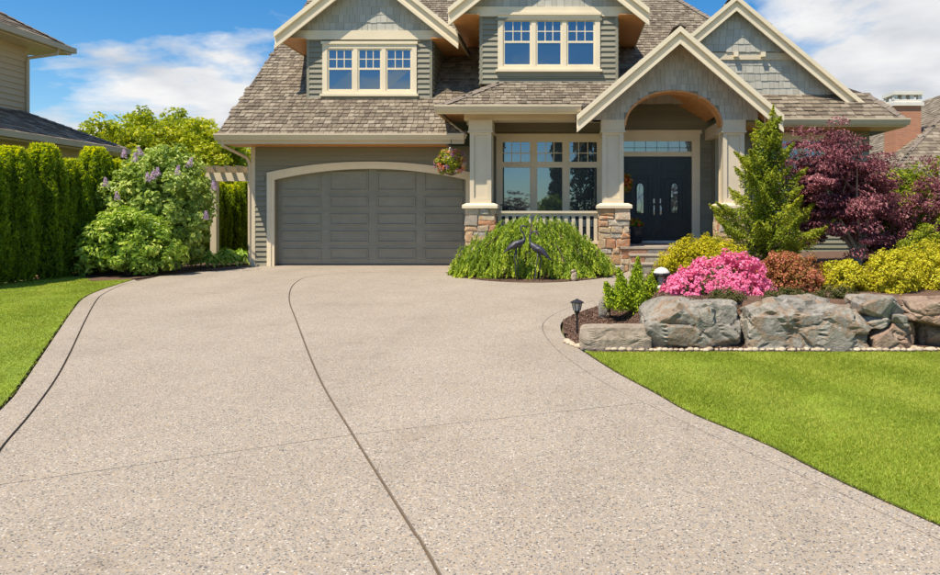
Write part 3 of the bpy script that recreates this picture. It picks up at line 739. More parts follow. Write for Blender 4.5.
# --- front doors
dr = MB(); cxd, dw = 2.55, .92; z0, zt = .55, 2.88
fr = MB()
fr.box(cxd-dw-.24, cxd-dw-.02, EY-.05, EY+.03, z0, 3.34).box(cxd+dw+.02, cxd+dw+.24, EY-.05, EY+.03, z0, 3.34).box(cxd-dw-.24, cxd+dw+.24, EY-.055, EY+.03, 3.34, 3.56)
fr.box(cxd-dw-.28, cxd+dw+.28, EY-.08, EY-.055, 3.50, 3.60).box(cxd-dw-.02, cxd+dw+.02, EY-.04, EY+.03, zt+.01, zt+.10)
fr.box(cxd-dw-.24+.13, cxd-dw-.02, EY-.075, EY-.05, z0, 3.34).box(cxd+dw+.02, cxd+dw+.11, EY-.075, EY-.05, z0, 3.34)
fr.build('door_frame', CREAM, house)
tr_ = MB().box(cxd-dw-.02, cxd+dw+.02, EY-.03, EY+.03, 2.98, 3.02).box(cxd-dw-.02, cxd+dw+.02, EY-.03, EY+.03, 3.30, 3.34).build('transom', CREAM, house)
MB().add([(cxd-dw,EY-.005,3.02),(cxd+dw,EY-.005,3.02),(cxd+dw,EY-.01,3.30),(cxd-dw,EY-.01,3.30)],[(0,1,2,3)]).build('pane', DGLASS, tr_)
ld = MB()
for k in range(1,6): ld.box(cxd-dw+2*dw*k/6-.006, cxd-dw+2*dw*k/6+.006, EY-.016, EY-.004, 3.02, 3.30)
ld.box(cxd-dw, cxd+dw, EY-.016, EY-.004, 3.12, 3.132); ld.build('leading', DARKMETAL, tr_)
MB().box(cxd-dw-.05, cxd+dw+.05, EY-.14, EY, .55, .61).build('threshold', WHITE, house)
def ring(mb, x0, x1, za, zb, y, w=.035, d=.02):
    mb.box(x0,x1,y-d,y,za,za+w).box(x0,x1,y-d,y,zb-w,zb).box(x0,x0+w,y-d,y,za+w,zb-w).box(x1-w,x1,y-d,y,za+w,zb-w)
for s in (-1, 1):
    a, b = (cxd-dw, cxd-.006) if s < 0 else (cxd+.006, cxd+dw)
    y = EY-.03
    door = MB().box(a, b, y, EY+.02, .615, zt).build('front_door', DOORM, house)
    m = MB(); mid = (a+b)/2
    ring(m, a+.10, b-.10, 2.50, 2.76, y); ring(m, a+.10, b-.10, .72, .98, y); ring(m, a+.10, b-.10, 1.08, 2.42, y); ring(m, a+.20, b-.20, 1.18, 2.32, y, .03, .03)
    m.box(a+.14,b-.14,y-.012,y,2.54,2.72).box(a+.14,b-.14,y-.012,y,.76,.94)
    m.build('moulding', DOORM, door)
    g = [(mid-.10,1.35),(mid+.10,1.35),(mid+.10,2.06),(mid+.07,2.14),(mid,2.18),(mid-.07,2.14),(mid-.10,2.06)]
    MB().poly([(x,y-.028,z) for x,z in g], (0,.01,0)).build('glass_insert', DGLASS, door)
    gl = MB(); gl.tube([(x,y-.03,z) for x,z in g+[g[0]]], .014, 6); gl.tube([(mid,y-.03,1.35),(mid+.05,y-.03,1.6),(mid-.04,y-.03,1.85),(mid,y-.03,2.18)], .006, 4); gl.tube([(mid-.1,y-.03,1.7),(mid+.1,y-.03,1.9)], .005, 4)
    gl.build('insert_frame', DOORM, door)
    hx = (b-.09) if s < 0 else (a+.09); h = MB()
    h.box(hx-.028,hx+.028,y-.02,y,1.62,1.74).lathe((hx,y-.03,1.68), [(.0,0),(.022,.002),(.022,.02),(.0,.022)], 10)
    h.box(hx-.025,hx+.025,y-.018,y,1.30,1.56); h.tube([(hx,y-.02,1.53),(hx,y-.07,1.51),(hx,y-.075,1.42),(hx,y-.06,1.33),(hx,y-.02,1.31)], .012, 8)
    h.build('handle', CHROME, door)

# --- porch: deck, steps, piers, posts, railing
deck = MB().box(-2.3, 1.35, 16.75, PY, -.05, .50).box(1.35, 4.3, 16.52, EY, -.05, .50).box(4.3, 4.9, 16.75, RY, -.05, .5).build('porch_deck', MORTAR, house)
MB().box(-2.3, 1.35, 16.70, PY, .50, .55).box(1.35, 4.4, 16.47, EY, .50, .552).build('porch_floor', TREADM, house)
rs = random.Random(11)
def stone(x0, x1, z0, z1, y, axis, parent, mat, depth=.05, jit=.055, name='stone'):
    """a split stone on a face; axis 'x' faces -Y, '+'/'-' faces +X/-X (then x0..x1 run along Y)"""
    g = .004; j = lambda: rs.uniform(-jit, jit)
    a, b, c_, d = x0+g, x1-g, z0+g, z1-g; pr = depth*rs.uniform(.45,1.0); e = .012
    q = [(a+j()*.4,c_+j()*.4),(b+j()*.4,c_+j()*.4),(b+j()*.4,d+j()*.4),(a+j()*.4,d+j()*.4)]
    cq = ((a+b)/2, (c_+d)/2)
    top = [(x+(e if x < cq[0] else -e)+j()*.3, z+(e if z < cq[1] else -e)+j()*.3) for x, z in q]
    P3 = [(x, 0, z) for x, z in q] + [(x, -pr*rs.uniform(.75,1.1), z) for x, z in top] + [(cq[0]+j(), -pr*1.12, cq[1]+j())]
    if axis == 'x': P3 = [(x, y+dy, z) for x, dy, z in P3]
    elif axis == '+': P3 = [(y-dy, x, z) for x, dy, z in P3]
    else: P3 = [(y+dy, x, z) for x, dy, z in P3]
    me = bpy.data.meshes.new(name)
    me.from_pydata(P3, [], [(i,(i+1)%4,(i+1)%4+4,i+4) for i in range(4)] + [(i+4,(i+1)%4+4,8) for i in range(4)])
    return link(name, me, mat, parent)
def stone_face(x0, x1, z0, z1, y, axis, parent, mat=PIERSTONE, hr=(.12,.27), wr=(.15,.36)):
    z = z0
    while z < z1-.02:
        h = rs.uniform(*hr)
        if z1-z-h < .09: h = z1-z
        x = x0
        while x < x1-.02:
            w = rs.uniform(*wr)
            if x1-x-w < .11: w = x1-x
            if h > .19 and w > .2 and rs.random() < .4:
                s = h*rs.uniform(.4,.6); stone(x,x+w,z,z+s,y,axis,parent,mat); stone(x,x+w,z+s,z+h,y,axis,parent,mat)
            else: stone(x,x+w,z,z+h,y,axis,parent,mat)
            x += w
        z += h
POSTS = [-1.955, 1.185, 4.05]; PF = 16.6
for i, px_ in enumerate(POSTS):
    c0 = px_ + (.03 if i == 1 else 0); hw = .33
    pier = MB().box(c0-hw, c0+hw, PF-.06, PF+.60, -.1, 1.45).build('stone_pier', MORTAR, house)
    stone_face(c0-hw-.03, c0+hw+.03, -.06, 1.45, PF-.06, 'x', pier)
    stone_face(PF-.06, PF+.60, -.06, 1.45, c0-hw, '-', pier)
    stone_face(PF-.06, PF+.60, -.06, 1.45, c0+hw, '+', pier)
    cp = MB().frustum(c0, PF+.27, 1.45, 1.53, .84, .84, .84, .84); cp.frustum(c0, PF+.27, 1.53, 1.575, .84, .84, .66, .66); cp.build('pier_cap', CREAM, house, bevel=.008)
    po = MB(); w = .255
    po.box(px_-w+.02, px_+w-.02, PF+.04, PF+.5, 1.575, 3.55)
    post = po.build('post', POSTM, house)
    tm = MB()                                             # framed panels on the faces
    for (fa, fb, zz0, zz1) in ((px_-w, px_-w+.10, 1.575, 3.29), (px_+w-.10, px_+w, 1.575, 3.29)):
        tm.box(fa, fb, PF, PF+.045, zz0, zz1)
    tm.box(px_-w+.10, px_+w-.10, PF, PF+.045, 1.575, 1.70); tm.box(px_-w+.10, px_+w-.10, PF, PF+.045, 3.19, 3.29)
    for sx in (-1, 1):
        xa = px_+sx*(w-.02); xb = px_+sx*w; lo, hi = min(xa,xb), max(xa,xb)
        tm.box(lo, hi, PF+.02, PF+.10, 1.575, 3.29).box(lo, hi, PF+.42, PF+.50, 1.575, 3.29)
    tm.build('post_trim', POSTM, post)
    MB().box(px_-w-.025, px_+w+.025, PF-.025, PF+.525, 3.27, 3.55).box(px_-w-.045, px_+w+.045, PF-.045, PF+.545, 3.25, 3.285).build('capital', POSTM, post)
# railing
ra = MB().box(-1.60, .86, PF+.20, PF+.34, 1.34, 1.395).box(-1.60, .86, PF+.235, PF+.305, 1.27, 1.34).box(-1.60, .86, PF+.225, PF+.315, .60, .67).build('railing', POSTM, house)
for k in range(14):
    x = -1.53 + k*.178
    MB().box(x-.042, x+.042, PF+.25, PF+.29, .67, 1.27).build('baluster', POSTM, ra)
# stone skirt under the railing, steps
sk = MB().box(-2.0, 1.3, 16.72, 16.76, -.08, .5).build('stone_skirt', MORTAR, house)
stone_face(-1.6, .86, -.05, .5, 16.72, 'x', sk)
for (yf, zt_, zb) in ((16.47,.50,.372),(16.17,.33,.185),(15.87,.145,-.05)):
    st = MB().box(1.56, 4.25, yf+.03, yf+.34, zb-.1, zt_+.012).build('step', MORTAR, house)
    if zt_ < .5: MB().box(1.54, 4.27, yf-.005, yf+.335, zt_+.012, zt_+.055).build('tread', TREADM, st, bevel=.006)
    x = 1.57
    while x < 4.2:
        w = rs.uniform(.32,.46); w = min(w, 4.24-x)
        stone(x, x+w, zb-.005, zt_+.008, yf+.03, 'x', st, STEPTILE, .02, .003, 'tile'); x += w

# --- porch beam, ceiling
MB().box(-2.35, .95, PF+.02, PF+.48, 3.55, 3.78).build('beam', POSTM, house)
MB().box(-2.9, .9, 16.14, PF+.02, 3.74, 3.77).build('soffit', WOOD, house)
ce = MB(); 
for k in range(24): ce.box(-2.88+k*.16, -2.88+k*.16+.152, PF+.48, PY, 3.74, 3.765)
ce.build('porch_ceiling', WOOD, house)
MB().box(-2.35, -1.9, PF+.5, GY+.1, 3.5, 3.74).build('beam', POSTM, house)

# --- roofs
def up(dx, dy, p): v = Vector((dx, dy, p)); return v.normalized()
ZE = 3.26; EYV = 16.95
def mz(y): return ZE + PITCH*(y-EYV)
sl = math.hypot(1, PITCH)
main_plan = [(-8.38,EYV),(-2.36,EYV),(-3.2,17.73),(-2.9,18.05),(-1.7,18.75),(-1.7,19.5),(8.4,19.3),(8.2,19.0),(6.5,19.3),(1.75,26.0),(-8.38,26.0)]
main_plan = [(-8.38,EYV),(-2.36,EYV),(-3.2,17.73),(-2.95,18.0),(-1.9,18.6),(-1.9,18.9),(6.9,18.9),(1.75,26.0),(-8.38,26.0)]
roof = MB().poly([(x,y,mz(y)-.03) for x,y in main_plan], (0,0,-.14)).build('roof', ROOFDECK, house)
shingle_rows('roof_shingles', roof, SHING, (0,EYV,ZE-.03), (1,0,0), (0,1,PITCH), [(x+(.10 if -3.5 < x < -2.2 else 0),(y-EYV)*sl) for x,y in main_plan], seed=21)
caps(roof, (6.9,18.9,mz(18.9)), (1.75,26,mz(26)), seed=4)
caps(roof, (-8.3,26,mz(26)), (1.75,26,mz(26)), seed=5)
MB().poly([(-8.38,26,mz(26)-.03),(1.75,26,mz(26)-.03),(6.9,33,mz(18.9)),(-8.38,34,mz(18))], (0,0,-.1)).build('roof_back', ROOFDECK, house)
MB().poly([(1.75,26,mz(26)-.03),(6.9,18.9,mz(18.9)-.03),(7.6,33,mz(18.9))], (0,0,-.1)).build('roof_side', ROOFDECK, house)
# eave fascia, gutter, rake boards, soffits
def gutter(x0, x1, y, ztop, h=.15, d=.13, parent=house, mat=CREAMD):
    prof = [(0,0),(-d*.55,0),(-d*.8,.4*h),(-d,.75*h),(-d,h),(-d+.02,h),(-d+.02,.8*h),(-.02,.8*h),(-.02,h),(0,h)]
    mb = MB(); n = len(prof)
    mb.poly([(x0, y+a, ztop-h+b) for a, b in prof], (x1-x0,0,0))
    return mb.build('gutter', mat, parent)
MB().box(-8.36, -2.40, EYV-.005, EYV+.03, ZE-.24, ZE-.02).build('fascia', CREAMD, house)
gutter(-8.40, -2.38, EYV-.006, ZE-.0, .16)
MB().box(-8.36, -2.9, EYV+.03, GY+.05, ZE-.22, ZE-.19).build('soffit', WOOD, house)
MB().bar((-8.385,EYV-.01,mz(EYV)-.10), (-8.385,26,mz(26)-.10), .12, .03).build('rake_board', CAPM, house)
MB().bar((-2.37,EYV,ZE-.12), (-3.21,17.74,mz(17.74)-.12), .22, .04).build('rake_board', CREAM, house)
# porch roof: front plane and left hip
PZ, PEY, PX0, PP = 3.80, 16.1, -2.91, .61
def pz(y): return PZ + PP*(y-PEY)
porch_front = [(PX0,PEY),(3.2,PEY),(3.2,18.3),(-.7,18.3),(-.71,18.3)]
porch_front = [(PX0,PEY),(.48,PEY),(2.1,18.4),(PX0+2.3,18.4)]
ps = math.hypot(1, PP)
pr_ = MB().poly([(x,y,pz(y)-.02) for x,y in porch_front], (0,0,-.05)).build('porch_roof', ROOFDECK, house)
shingle_rows('roof_shingles', pr_, SHING, (0,PEY,PZ-.02), (1,0,0), (0,1,PP), [(x,(y-PEY)*ps) for x,y in porch_front], seed=31, expo=.17, w=(.10,.22))
porch_left = [(PX0,PEY),(PX0+2.3,PEY+2.3),(PX0+2.3,19.2),(PX0,18.2)]
MB().poly([(x,y,PZ+PP*(x-PX0)-.02) for x,y in porch_left], (0,0,-.05)).build('porch_roof', ROOFDECK, house)
shingle_rows('roof_shingles', pr_, SHING, (PX0,0,PZ-.02), (0,-1,0), (1,0,PP), [(-y,(x-PX0)*ps) for x,y in porch_left], seed=32, expo=.17, w=(.10,.22))
caps(pr_, (PX0,PEY,PZ), (PX0+1.36,PEY+1.36,pz(PEY+1.36)), seed=6)
MB().box(PX0, .40, PEY-.005, PEY+.03, PZ-.18, PZ-.03).build('fascia', CREAM, house)
gutter(PX0-.03, .42, PEY-.006, PZ+.01, .15)
MB().box(PX0-.03, PX0, PEY-.005, 18.0, PZ-.17, PZ-.02).build('fascia', CREAM, house)

def gable(cx, half, zap, pitch, Y0, Y1, seed, wood=True, bw=.20, expo=.2):
    """gable roof: deck, shingles on both slopes, barge boards, ridge cap"""
    z_t = zap - half*pitch; s_ = math.hypot(1, pitch); dk = MB()
    for s in (-1, 1):
        dk.poly([(cx,Y0,zap-.03),(cx+s*half,Y0,z_t-.03),(cx+s*half,Y1,z_t-.03),(cx,Y1,zap-.03)], (0,0,-.06))
    deck_ = dk.build('gable_roof', ROOFDECK, house)
    for s in (-1, 1):
        Uv = (0,-s,0) ; Vv = (-s,0,pitch); O = (cx+s*half, 0, z_t-.03)
        poly = [(-s*Y0,0),(-s*Y1,0),(-s*Y1,half*s_),(-s*Y0,half*s_)]
        Uv = (0, -1, 0) if s < 0 else (0, 1, 0)
        k = -1 if s < 0 else 1
        poly = [(k*Y0,0),(k*Y1,0),(k*Y1,half*s_),(k*Y0,half*s_)]
        shingle_rows('roof_shingles', deck_, SHING, O, Uv, Vv, poly, seed=seed+s+5, expo=expo, w=(.10,.24))
        for (dz, w_, yy, t_, mat, nm) in ((-.065, .10, Y0-.06, .06, CREAM, 'barge_trim'), (-.065-.10/2-bw/2+.02, bw, Y0+.012, .05, CREAM, 'barge_board'), (-.065-.05-bw+.005, .07, Y0-.035, .05, CREAM, 'barge_trim')):
            c2 = s_ * 1.0
            a = Vector((cx, yy, zap + dz*c2)); b = Vector((cx+s*half, yy, z_t + dz*c2))
            hz = w_/2*c2
            mb = MB(); y0_, y1_ = yy-t_/2, yy+t_/2
            mb.poly([(a.x,y0_,a.z+hz),(b.x,y0_,b.z+hz),(b.x,y0_,b.z-hz),(a.x,y0_,a.z-hz)], (0,t_,0)); mb.build(nm, mat, deck_)
        # cedar lining under the overhang
        lm = MB(); dpt = .10*s_
        lm.poly([(cx,Y0+.005,zap-dpt),(cx+s*(half-.01),Y0+.005,z_t-dpt),(cx+s*(half-.01),Y0+1.0,z_t-dpt),(cx,Y0+1.0,zap-dpt)], (0,0,-.015)); lm.build('soffit', WOOD, deck_)
    caps(deck_, (cx,Y0-.04,zap+.02), (cx,Y1,zap+.02), seed=seed)
    return deck_
def gable_wall(cx, half, zap, pitch, zb, Y, seed, expo=.21, w=(.10,.22), cut=None, back=True):
    """shingled gable wall: a triangle from zb up to the slopes"""
    h = (zap-zb)/pitch
    hw = min(half, h); pts = [(cx-hw,zb),(cx+hw,zb)]
    if h > half: pts += [(cx+half, zap-half*pitch)]
    pts += [(cx,zap)]
    if h > half: pts += [(cx-half, zap-half*pitch)]
    wl = MB().poly([(x,Y,z) for x,z in pts], (0,.12,0)).build('gable_wall', SIDING, house)
    shingle_rows('wall_shingles', wl, WSHING_M, (0,Y,0), (1,0,0), (0,0,1), pts, seed=seed, expo=expo, w=w, th=.014, gap=.008)
    return wl

# dormers
def dormer(cx, wall_h, Y, zb, zs, half, zap, seed, Y1, tip_over, wz0, wz1, wx0, wx1):
    """dormer_wall > clapboard; band, soffits, gable wall and roof"""
    x0, x1 = cx-wall_h, cx+wall_h
    dwl = MB().poly([(x0,Y,zb),(x0,Y,zs),(x1,Y,zs),(x1,Y,zb)], (0,.15,0)).build('dormer_wall', SIDING, house)
    clap(dwl, x0+.06, x1-.06, zb, zs, Y, [rect(wx0+.02, wx1-.02, wz0-.12, wz1)], expo=.135)
    yb = EYV + (zs-ZE)/PITCH
    for s, xx in ((-1, x0), (1, x1)):
        sd2 = MB().poly([(xx,Y,zb),(xx,Y,zs),(xx,yb+.1,zs),(xx,Y+.05,zb)], (-s*.1,0,0)).build('dormer_wall', SIDING, house)
        z = zb
        while z < zs-.02:
            ye = EYV + (z+.05-ZE)/PITCH
            if ye > Y+.05: clap(sd2, Y+.06, ye, z, min(z+.135,zs), xx, axis='y', sgn=s, expo=.135)
            z += .135
        MB().box(min(xx,xx-s*.075), max(xx,xx-s*.075), Y-.03, Y+.06, zb, zs).build('corner_board', SIDING, house)
        # boxed eave return: cedar soffit below, painted face
        xo = cx+s*(half-.03); lo, hi = min(xx,xo), max(xx,xo)
        MB().box(lo, hi, Y-tip_over+.02, yb, zs-.012, zs+.012).build('soffit', WOOD, house)
        MB().box(min(xo,xo+s*.03), max(xo,xo+s*.03), Y-tip_over+.02, yb, zs-.03, zs+.055).build('fascia', CREAM, house)
    MB().box(cx-half+.16, cx+half-.16, Y-.05, Y+.03, zs+.012, zs+.25).build('band', CREAM, house)
    MB().box(x0+.4, x1-.4, Y-.07, Y-.05, zs-.10, zs-.03).build('band', SIDING, house)
    gable_wall(cx, half-.1, zap-.12, (zap-(zap-half*.8))/half, zs+.25, Y-.005, seed+3)
    gable(cx, half, zap, .8, Y-tip_over, Y1, seed)
    window(wx0, wx1, wz0, wz1, Y)
D1Y, D2Y = 18.29, 17.43
dormer(-5.05, 1.64, D1Y, mz(D1Y)-.05, 5.86, 2.36, 6.0+2.36*.8, 40, 22.4, .28, 4.45, WZ(43,D1Y), WX(323,D1Y), WX(417,D1Y))
dormer(-.35, 1.72, D2Y, pz(D2Y)-.05, 6.22, 2.46, 6.36+2.46*.8, 50, 23.2, .28, WZ(70,D2Y), WZ(14,D2Y), WX(498,D2Y), WX(600,D2Y))

# portico
PGX, PGH, PGA = 2.68, 2.365, 5.63
gable(PGX, PGH, PGA, .86, 16.05, 20.3, 60, bw=.17, expo=.17)
AX, AA, AB, AZ = 2.62, 1.17, .86, 3.40
def archp(x): return AZ + AB*math.sqrt(max(0, 1-((x-AX)/AA)**2))
apts = [(AX-AA*math.cos(math.pi*i/28), AZ+AB*math.sin(math.pi*i/28)) for i in range(29)]
zl = lambda x: PGA-.12-abs(x-PGX)*.86
gx0, gx1 = .70, 4.62
outl = [(gx0,3.55),(gx0,zl(gx0)),(PGX,zl(PGX)),(gx1,zl(gx1)),(gx1,3.55)]
ol = [(gx0,3.55),(apts[0][0],3.55)]
inner = [p for p in apts if p[1] > 3.55]
pts = [(gx0,3.55),(inner[0][0],3.55)] + inner + [(inner[-1][0],3.55),(gx1,3.55),(gx1,max(3.56,zl(gx1))),(PGX,zl(PGX)),(gx0,max(3.56,zl(gx0)))]
pgw = MB().poly([(x,PF,z) for x,z in pts], (0,.36,0)).build('portico_gable_wall', SIDING, house)
shingle_rows('wall_shingles', pgw, WSHING_M, (0,PF,0), (1,0,0), (0,0,1), pts, seed=71, expo=.17, w=(.08,.16), th=.016, gap=.008)
# cedar lined arch
al = MB(); n = 28
ap2 = [(AX-(AA+.001)*math.cos(math.pi*i/n), AZ+(AB+.001)*math.sin(math.pi*i/n)) for i in range(n+1)]
ap3 = [(AX-(AA-.045)*math.cos(math.pi*i/n), AZ+(AB-.045)*math.sin(math.pi*i/n)) for i in range(n+1)]
for i in range(n):
    a, b, c_, d = ap2[i], ap2[i+1], ap3[i+1], ap3[i]; y0, y1 = PF-.03, PF+.40
    al.add([(a[0],y0,a[1]),(b[0],y0,b[1]),(c_[0],y0,c_[1]),(d[0],y0,d[1]),(a[0],y1,a[1]),(b[0],y1,b[1]),(c_[0],y1,c_[1]),(d[0],y1,d[1])], [(0,1,2,3),(7,6,5,4),(0,4,5,1),(3,2,6,7)])
al.build('arch_lining', WOOD, house)
# vaulted cedar ceiling inside the portico
vc = MB()
for s in (-1, 1):
    for k in range(13):
        a0 = k*.175; a1 = a0+.168; vx, vz, vp = 2.5, 4.66, .60
        xa, xb = vx+s*a0, vx+s*a1
        if xb < 1.25 or xb > 4.0: continue
        vc.poly([(xa,PF+.36,vz-a0*vp),(xb,PF+.36,vz-a1*vp),(xb,EY+.02,vz-a1*vp),(xa,EY+.02,vz-a0*vp)], (0,0,.02))
vc.build('porch_ceiling', WOOD, house)
for x in (POSTS[1], POSTS[2]):
    MB().box(x-.2, x+.2, PF+.5, EY, 3.32, 3.62).build('beam', POSTM, house)
# right wing: pent roof, gable
RZ, REY = 3.72, 17.6
def rz(y): return RZ + PITCH*(y-REY)
pent = [(4.4,REY),(8.64,REY),(8.07,18.55),(4.4,18.55)]
pn = MB().poly([(x,y,rz(y)-.02) for x,y in pent], (0,0,-.06)).build('pent_roof', ROOFDECK, house)
shingle_rows('roof_shingles', pn, SHING, (0,REY,RZ-.02), (1,0,0), (0,1,PITCH), [(x,(y-REY)*sl) for x,y in pent], seed=81, expo=.185, w=(.14,.34), th=.026, single='shingle')
MB().poly([(8.64,REY,RZ-.02),(8.07,18.55,rz(18.55)-.02),(7.3,20,5.2),(7.3,27,5.2),(8.64,27,RZ-.02)], (0,0,-.06)).build('pent_roof', ROOFDECK, house)
shingle_rows('roof_shingles', pn, SHING, (8.64,0,RZ-.01), (0,1,0), (-1,0,1.1), [(REY,0),(27,0),(27,1.9),(20,1.9),(18.55,.84)], seed=82)
caps(pn, (8.64,REY,RZ), (8.07,18.55,rz(18.55)), seed=8)
MB().box(4.5, 8.62, REY-.005, REY+.03, RZ-.2, RZ-.03).build('fascia', CREAMD, house)
gutter(4.6, 8.68, REY-.006, RZ+.0, .16)
MB().box(8.62, 8.65, REY, 27, RZ-.2, RZ-.04).build('fascia', CREAMD, house)
MB().box(4.5, 8.6, REY+.03, RY, RZ-.2, RZ-.17).build('soffit', WOOD, house)
RGX, RGH, RGA = 4.52, 3.36, 7.03
gable(RGX, RGH, RGA, PITCH, 18.27, 24.5, 90, bw=.17)
gable_wall(RGX, RGH-.1, RGA-.12, PITCH, 4.25, RY, 93, expo=.20, w=(.10,.2))
gable_wall(RGX, 1.9, RGA-.12, PITCH, 5.60, RY-.06, 94, expo=.20, w=(.10,.2))
MB().box(RGX-1.9, RGX+1.9, RY-.05, RY+.02, 5.40, 5.58).build('band', POSTM, house)
for x in (WX(735,RY), WX(762,RY)): MB().box(x-.055, x+.055, RY-.15, RY, 5.46, 5.58).build('dentil_block', CREAM, house)
# downspout at the garage corner
dsn = MB(); dsn.tube([(-8.25,16.93,3.12),(-8.25,16.95,2.98),(-8.02,17.75,2.75),(-8.0,17.86,2.6),(-8.0,17.87,.1)], .04, 8); dsn.build('downspout', CREAMD, house)
# ------------------------------------------------------------------ neighbours
nb = tag(empty('neighbour_house', (-14.8, 18, 0)), 'beige lap-sided house behind the cedar hedge, with dark hip roofs', 'house')
bm_nb = bm_board.copy(); bm_nb.materials.clear(); bm_nb.materials.append(BEIGE)
NX = -14.8
nw = MB().box(NX-6, NX, 8, 19.3, 0, 6.0).build('wall', BEIGE, nb)
clap(nw, 12, 19.3, 3.9, 6.0, NX, axis='y', sgn=1, expo=.16, me=bm_nb)
MB().box(NX-.1, NX+.03, 19.2, 19.33, 3.6, 6.0).build('corner_board', BEIGE, nb)
MB().box(NX-6, -13.45, 8, 20.0, 0, 3.1).build('wall', BEIGE, nb)
# lower skirt roof: slope facing +X and hip end facing away
LZ, LXE, LYE = 3.28, -12.95, 20.75
low = MB().poly([(LXE,6,LZ-.03),(LXE,LYE,LZ-.03),(NX,19.0,LZ+.85),(NX,6,LZ+.85)], (0,0,-.08)).build('lower_roof', ROOFDECK, nb)
lsl = math.hypot(1.85,.88)
shingle_rows('roof_shingles', low, SHING2, (LXE,0,LZ-.03), (0,1,0), (-1.85,0,.88), [(6,0),(LYE,0),(19.0,lsl),(6,lsl)], seed=101, expo=.19, w=(.2,.35))
MB().poly([(LXE,LYE,LZ-.03),(NX,19.0,LZ+.85),(NX-6,19.0,LZ+.85),(NX-6,LYE,LZ-.03)], (0,0,-.08)).build('lower_roof', ROOFDECK, nb)
caps(low, (LXE,LYE,LZ), (NX,19.0,LZ+.88), mat=CAPM, seed=12)
MB().box(LXE-.02, LXE+.11, 6, LYE+.05, LZ-.17, LZ-.02).build('gutter', CREAMD, nb)
MB().box(NX, LXE, 6, LYE, LZ-.22, LZ-.18).build('soffit', BEIGE, nb)
UZ, UXE, UYE = 6.12, -14.15, 20.15
upr = MB().poly([(UXE,6,UZ-.03),(UXE,UYE,UZ-.03),(UXE-4,UYE-4,UZ+2.4),(UXE-4,6,UZ+2.4)], (0,0,-.08)).build('upper_roof', ROOFDECK, nb)
shingle_rows('roof_shingles', upr, SHING2, (UXE,0,UZ-.03), (0,1,0), (-4,0,2.4), [(6,0),(UYE,0),(UYE-4,math.hypot(4,2.4)),(6,math.hypot(4,2.4))], seed=102, expo=.19, w=(.2,.35))
MB().poly([(UXE,UYE,UZ-.03),(UXE-4,UYE-4,UZ+2.4),(UXE-10,UYE-4,UZ+2.4),(UXE-10,UYE,UZ-.03)], (0,0,-.08)).build('upper_roof', ROOFDECK, nb)
caps(upr, (UXE,UYE,UZ), (UXE-4,UYE-4,UZ+2.42), mat=CAPM, seed=13)
MB().box(UXE-.02, UXE+.12, 6, UYE+.05, UZ-.17, UZ-.02).build('gutter', CREAMD, nb)
MB().box(NX-6, UXE, 6, UYE, UZ-.22, UZ-.18).build('soffit', BEIGE, nb)
MB().tube([(UXE+.02,19.6,UZ-.17),(UXE+.02,19.55,UZ-.32),(NX+.1,19.25,UZ-.5),(NX+.08,19.25,UZ-.65),(NX+.08,19.25,3.95),(NX+.2,19.25,3.86)], .045, 8).build('downspout', CREAMD, nb)

nr = tag(empty('neighbour_house', (17, 34, 0)), 'house with a brown shingle hip roof far right, behind the purple maple', 'house')
rc = (WX(884,30), 30.0, WZ(178,30)); rt = (WX(965,36), 36.0, WZ(88,36))
fr_ = MB().poly([rc, (rc[0]+14,30,rc[2]), (rt[0]+6,rt[1],rt[2]), rt], (0,0,-.1)).build('roof', ROOFDECK, nr)
vv = Vector((0, rt[1]-rc[1], rt[2]-rc[2])); vl = vv.length
shingle_rows('roof_shingles', fr_, SHING, rc, (1,0,0), vv, [(0,0),(14,0),(rt[0]-rc[0]+6,vl),(rt[0]-rc[0],vl)], seed=111, expo=.26, w=(.25,.45))
b2 = (rc[0]-.0, 44, rc[2])
MB().poly([rc, rt, (rt[0],40,rt[2]), b2], (0,0,-.1)).build('roof', ROOFDECK, nr)
v2 = Vector((rt[0]-rc[0], 0, rt[2]-rc[2])); l2 = v2.length
shingle_rows('roof_shingles', fr_, SHING, rc, (0,-1,0), v2, [(0,0),(-14,0),(-10,l2),(-6,l2)], seed=112, expo=.26, w=(.25,.45))
caps(fr_, rc, rt, mat=CAPM, seed=14)
MB().box(rc[0]+.6, rc[0]+13, 30.6, 43, 0, rc[2]-.05).build('wall', BEIGE, nr)
MB().box(rc[0]-.05, rc[0]+14, 29.9, 30.0, rc[2]-.18, rc[2]-.02).build('gutter', CREAMD, nr)
chx = WX(908,33); cw_ = .62; zc_ = WZ(106,33)
ch = MB().box(chx-cw_, chx+cw_, 33, 34.1, 2.5, zc_).build('chimney', BRICK, nr)
MB().box(chx-cw_-.10, chx+cw_+.10, 32.9, 34.2, zc_, zc_+.16).box(chx-cw_-.02, chx+cw_+.02, 32.98, 34.1, zc_+.16, zc_+.30).box(chx-cw_-.08, chx+cw_+.08, 32.92, 34.16, zc_+.52, zc_+.70).build('chimney_cap', WHITE, ch)
pl_ = MB()
for k in range(4): x = chx-cw_+.05+k*(2*cw_-.1)/3; pl_.box(x-.09,x+.09,33.0,33.2,zc_+.30,zc_+.52).box(x-.09,x+.09,33.9,34.08,zc_+.30,zc_+.52)
pl_.build('cap_pillar', WHITE, ch)

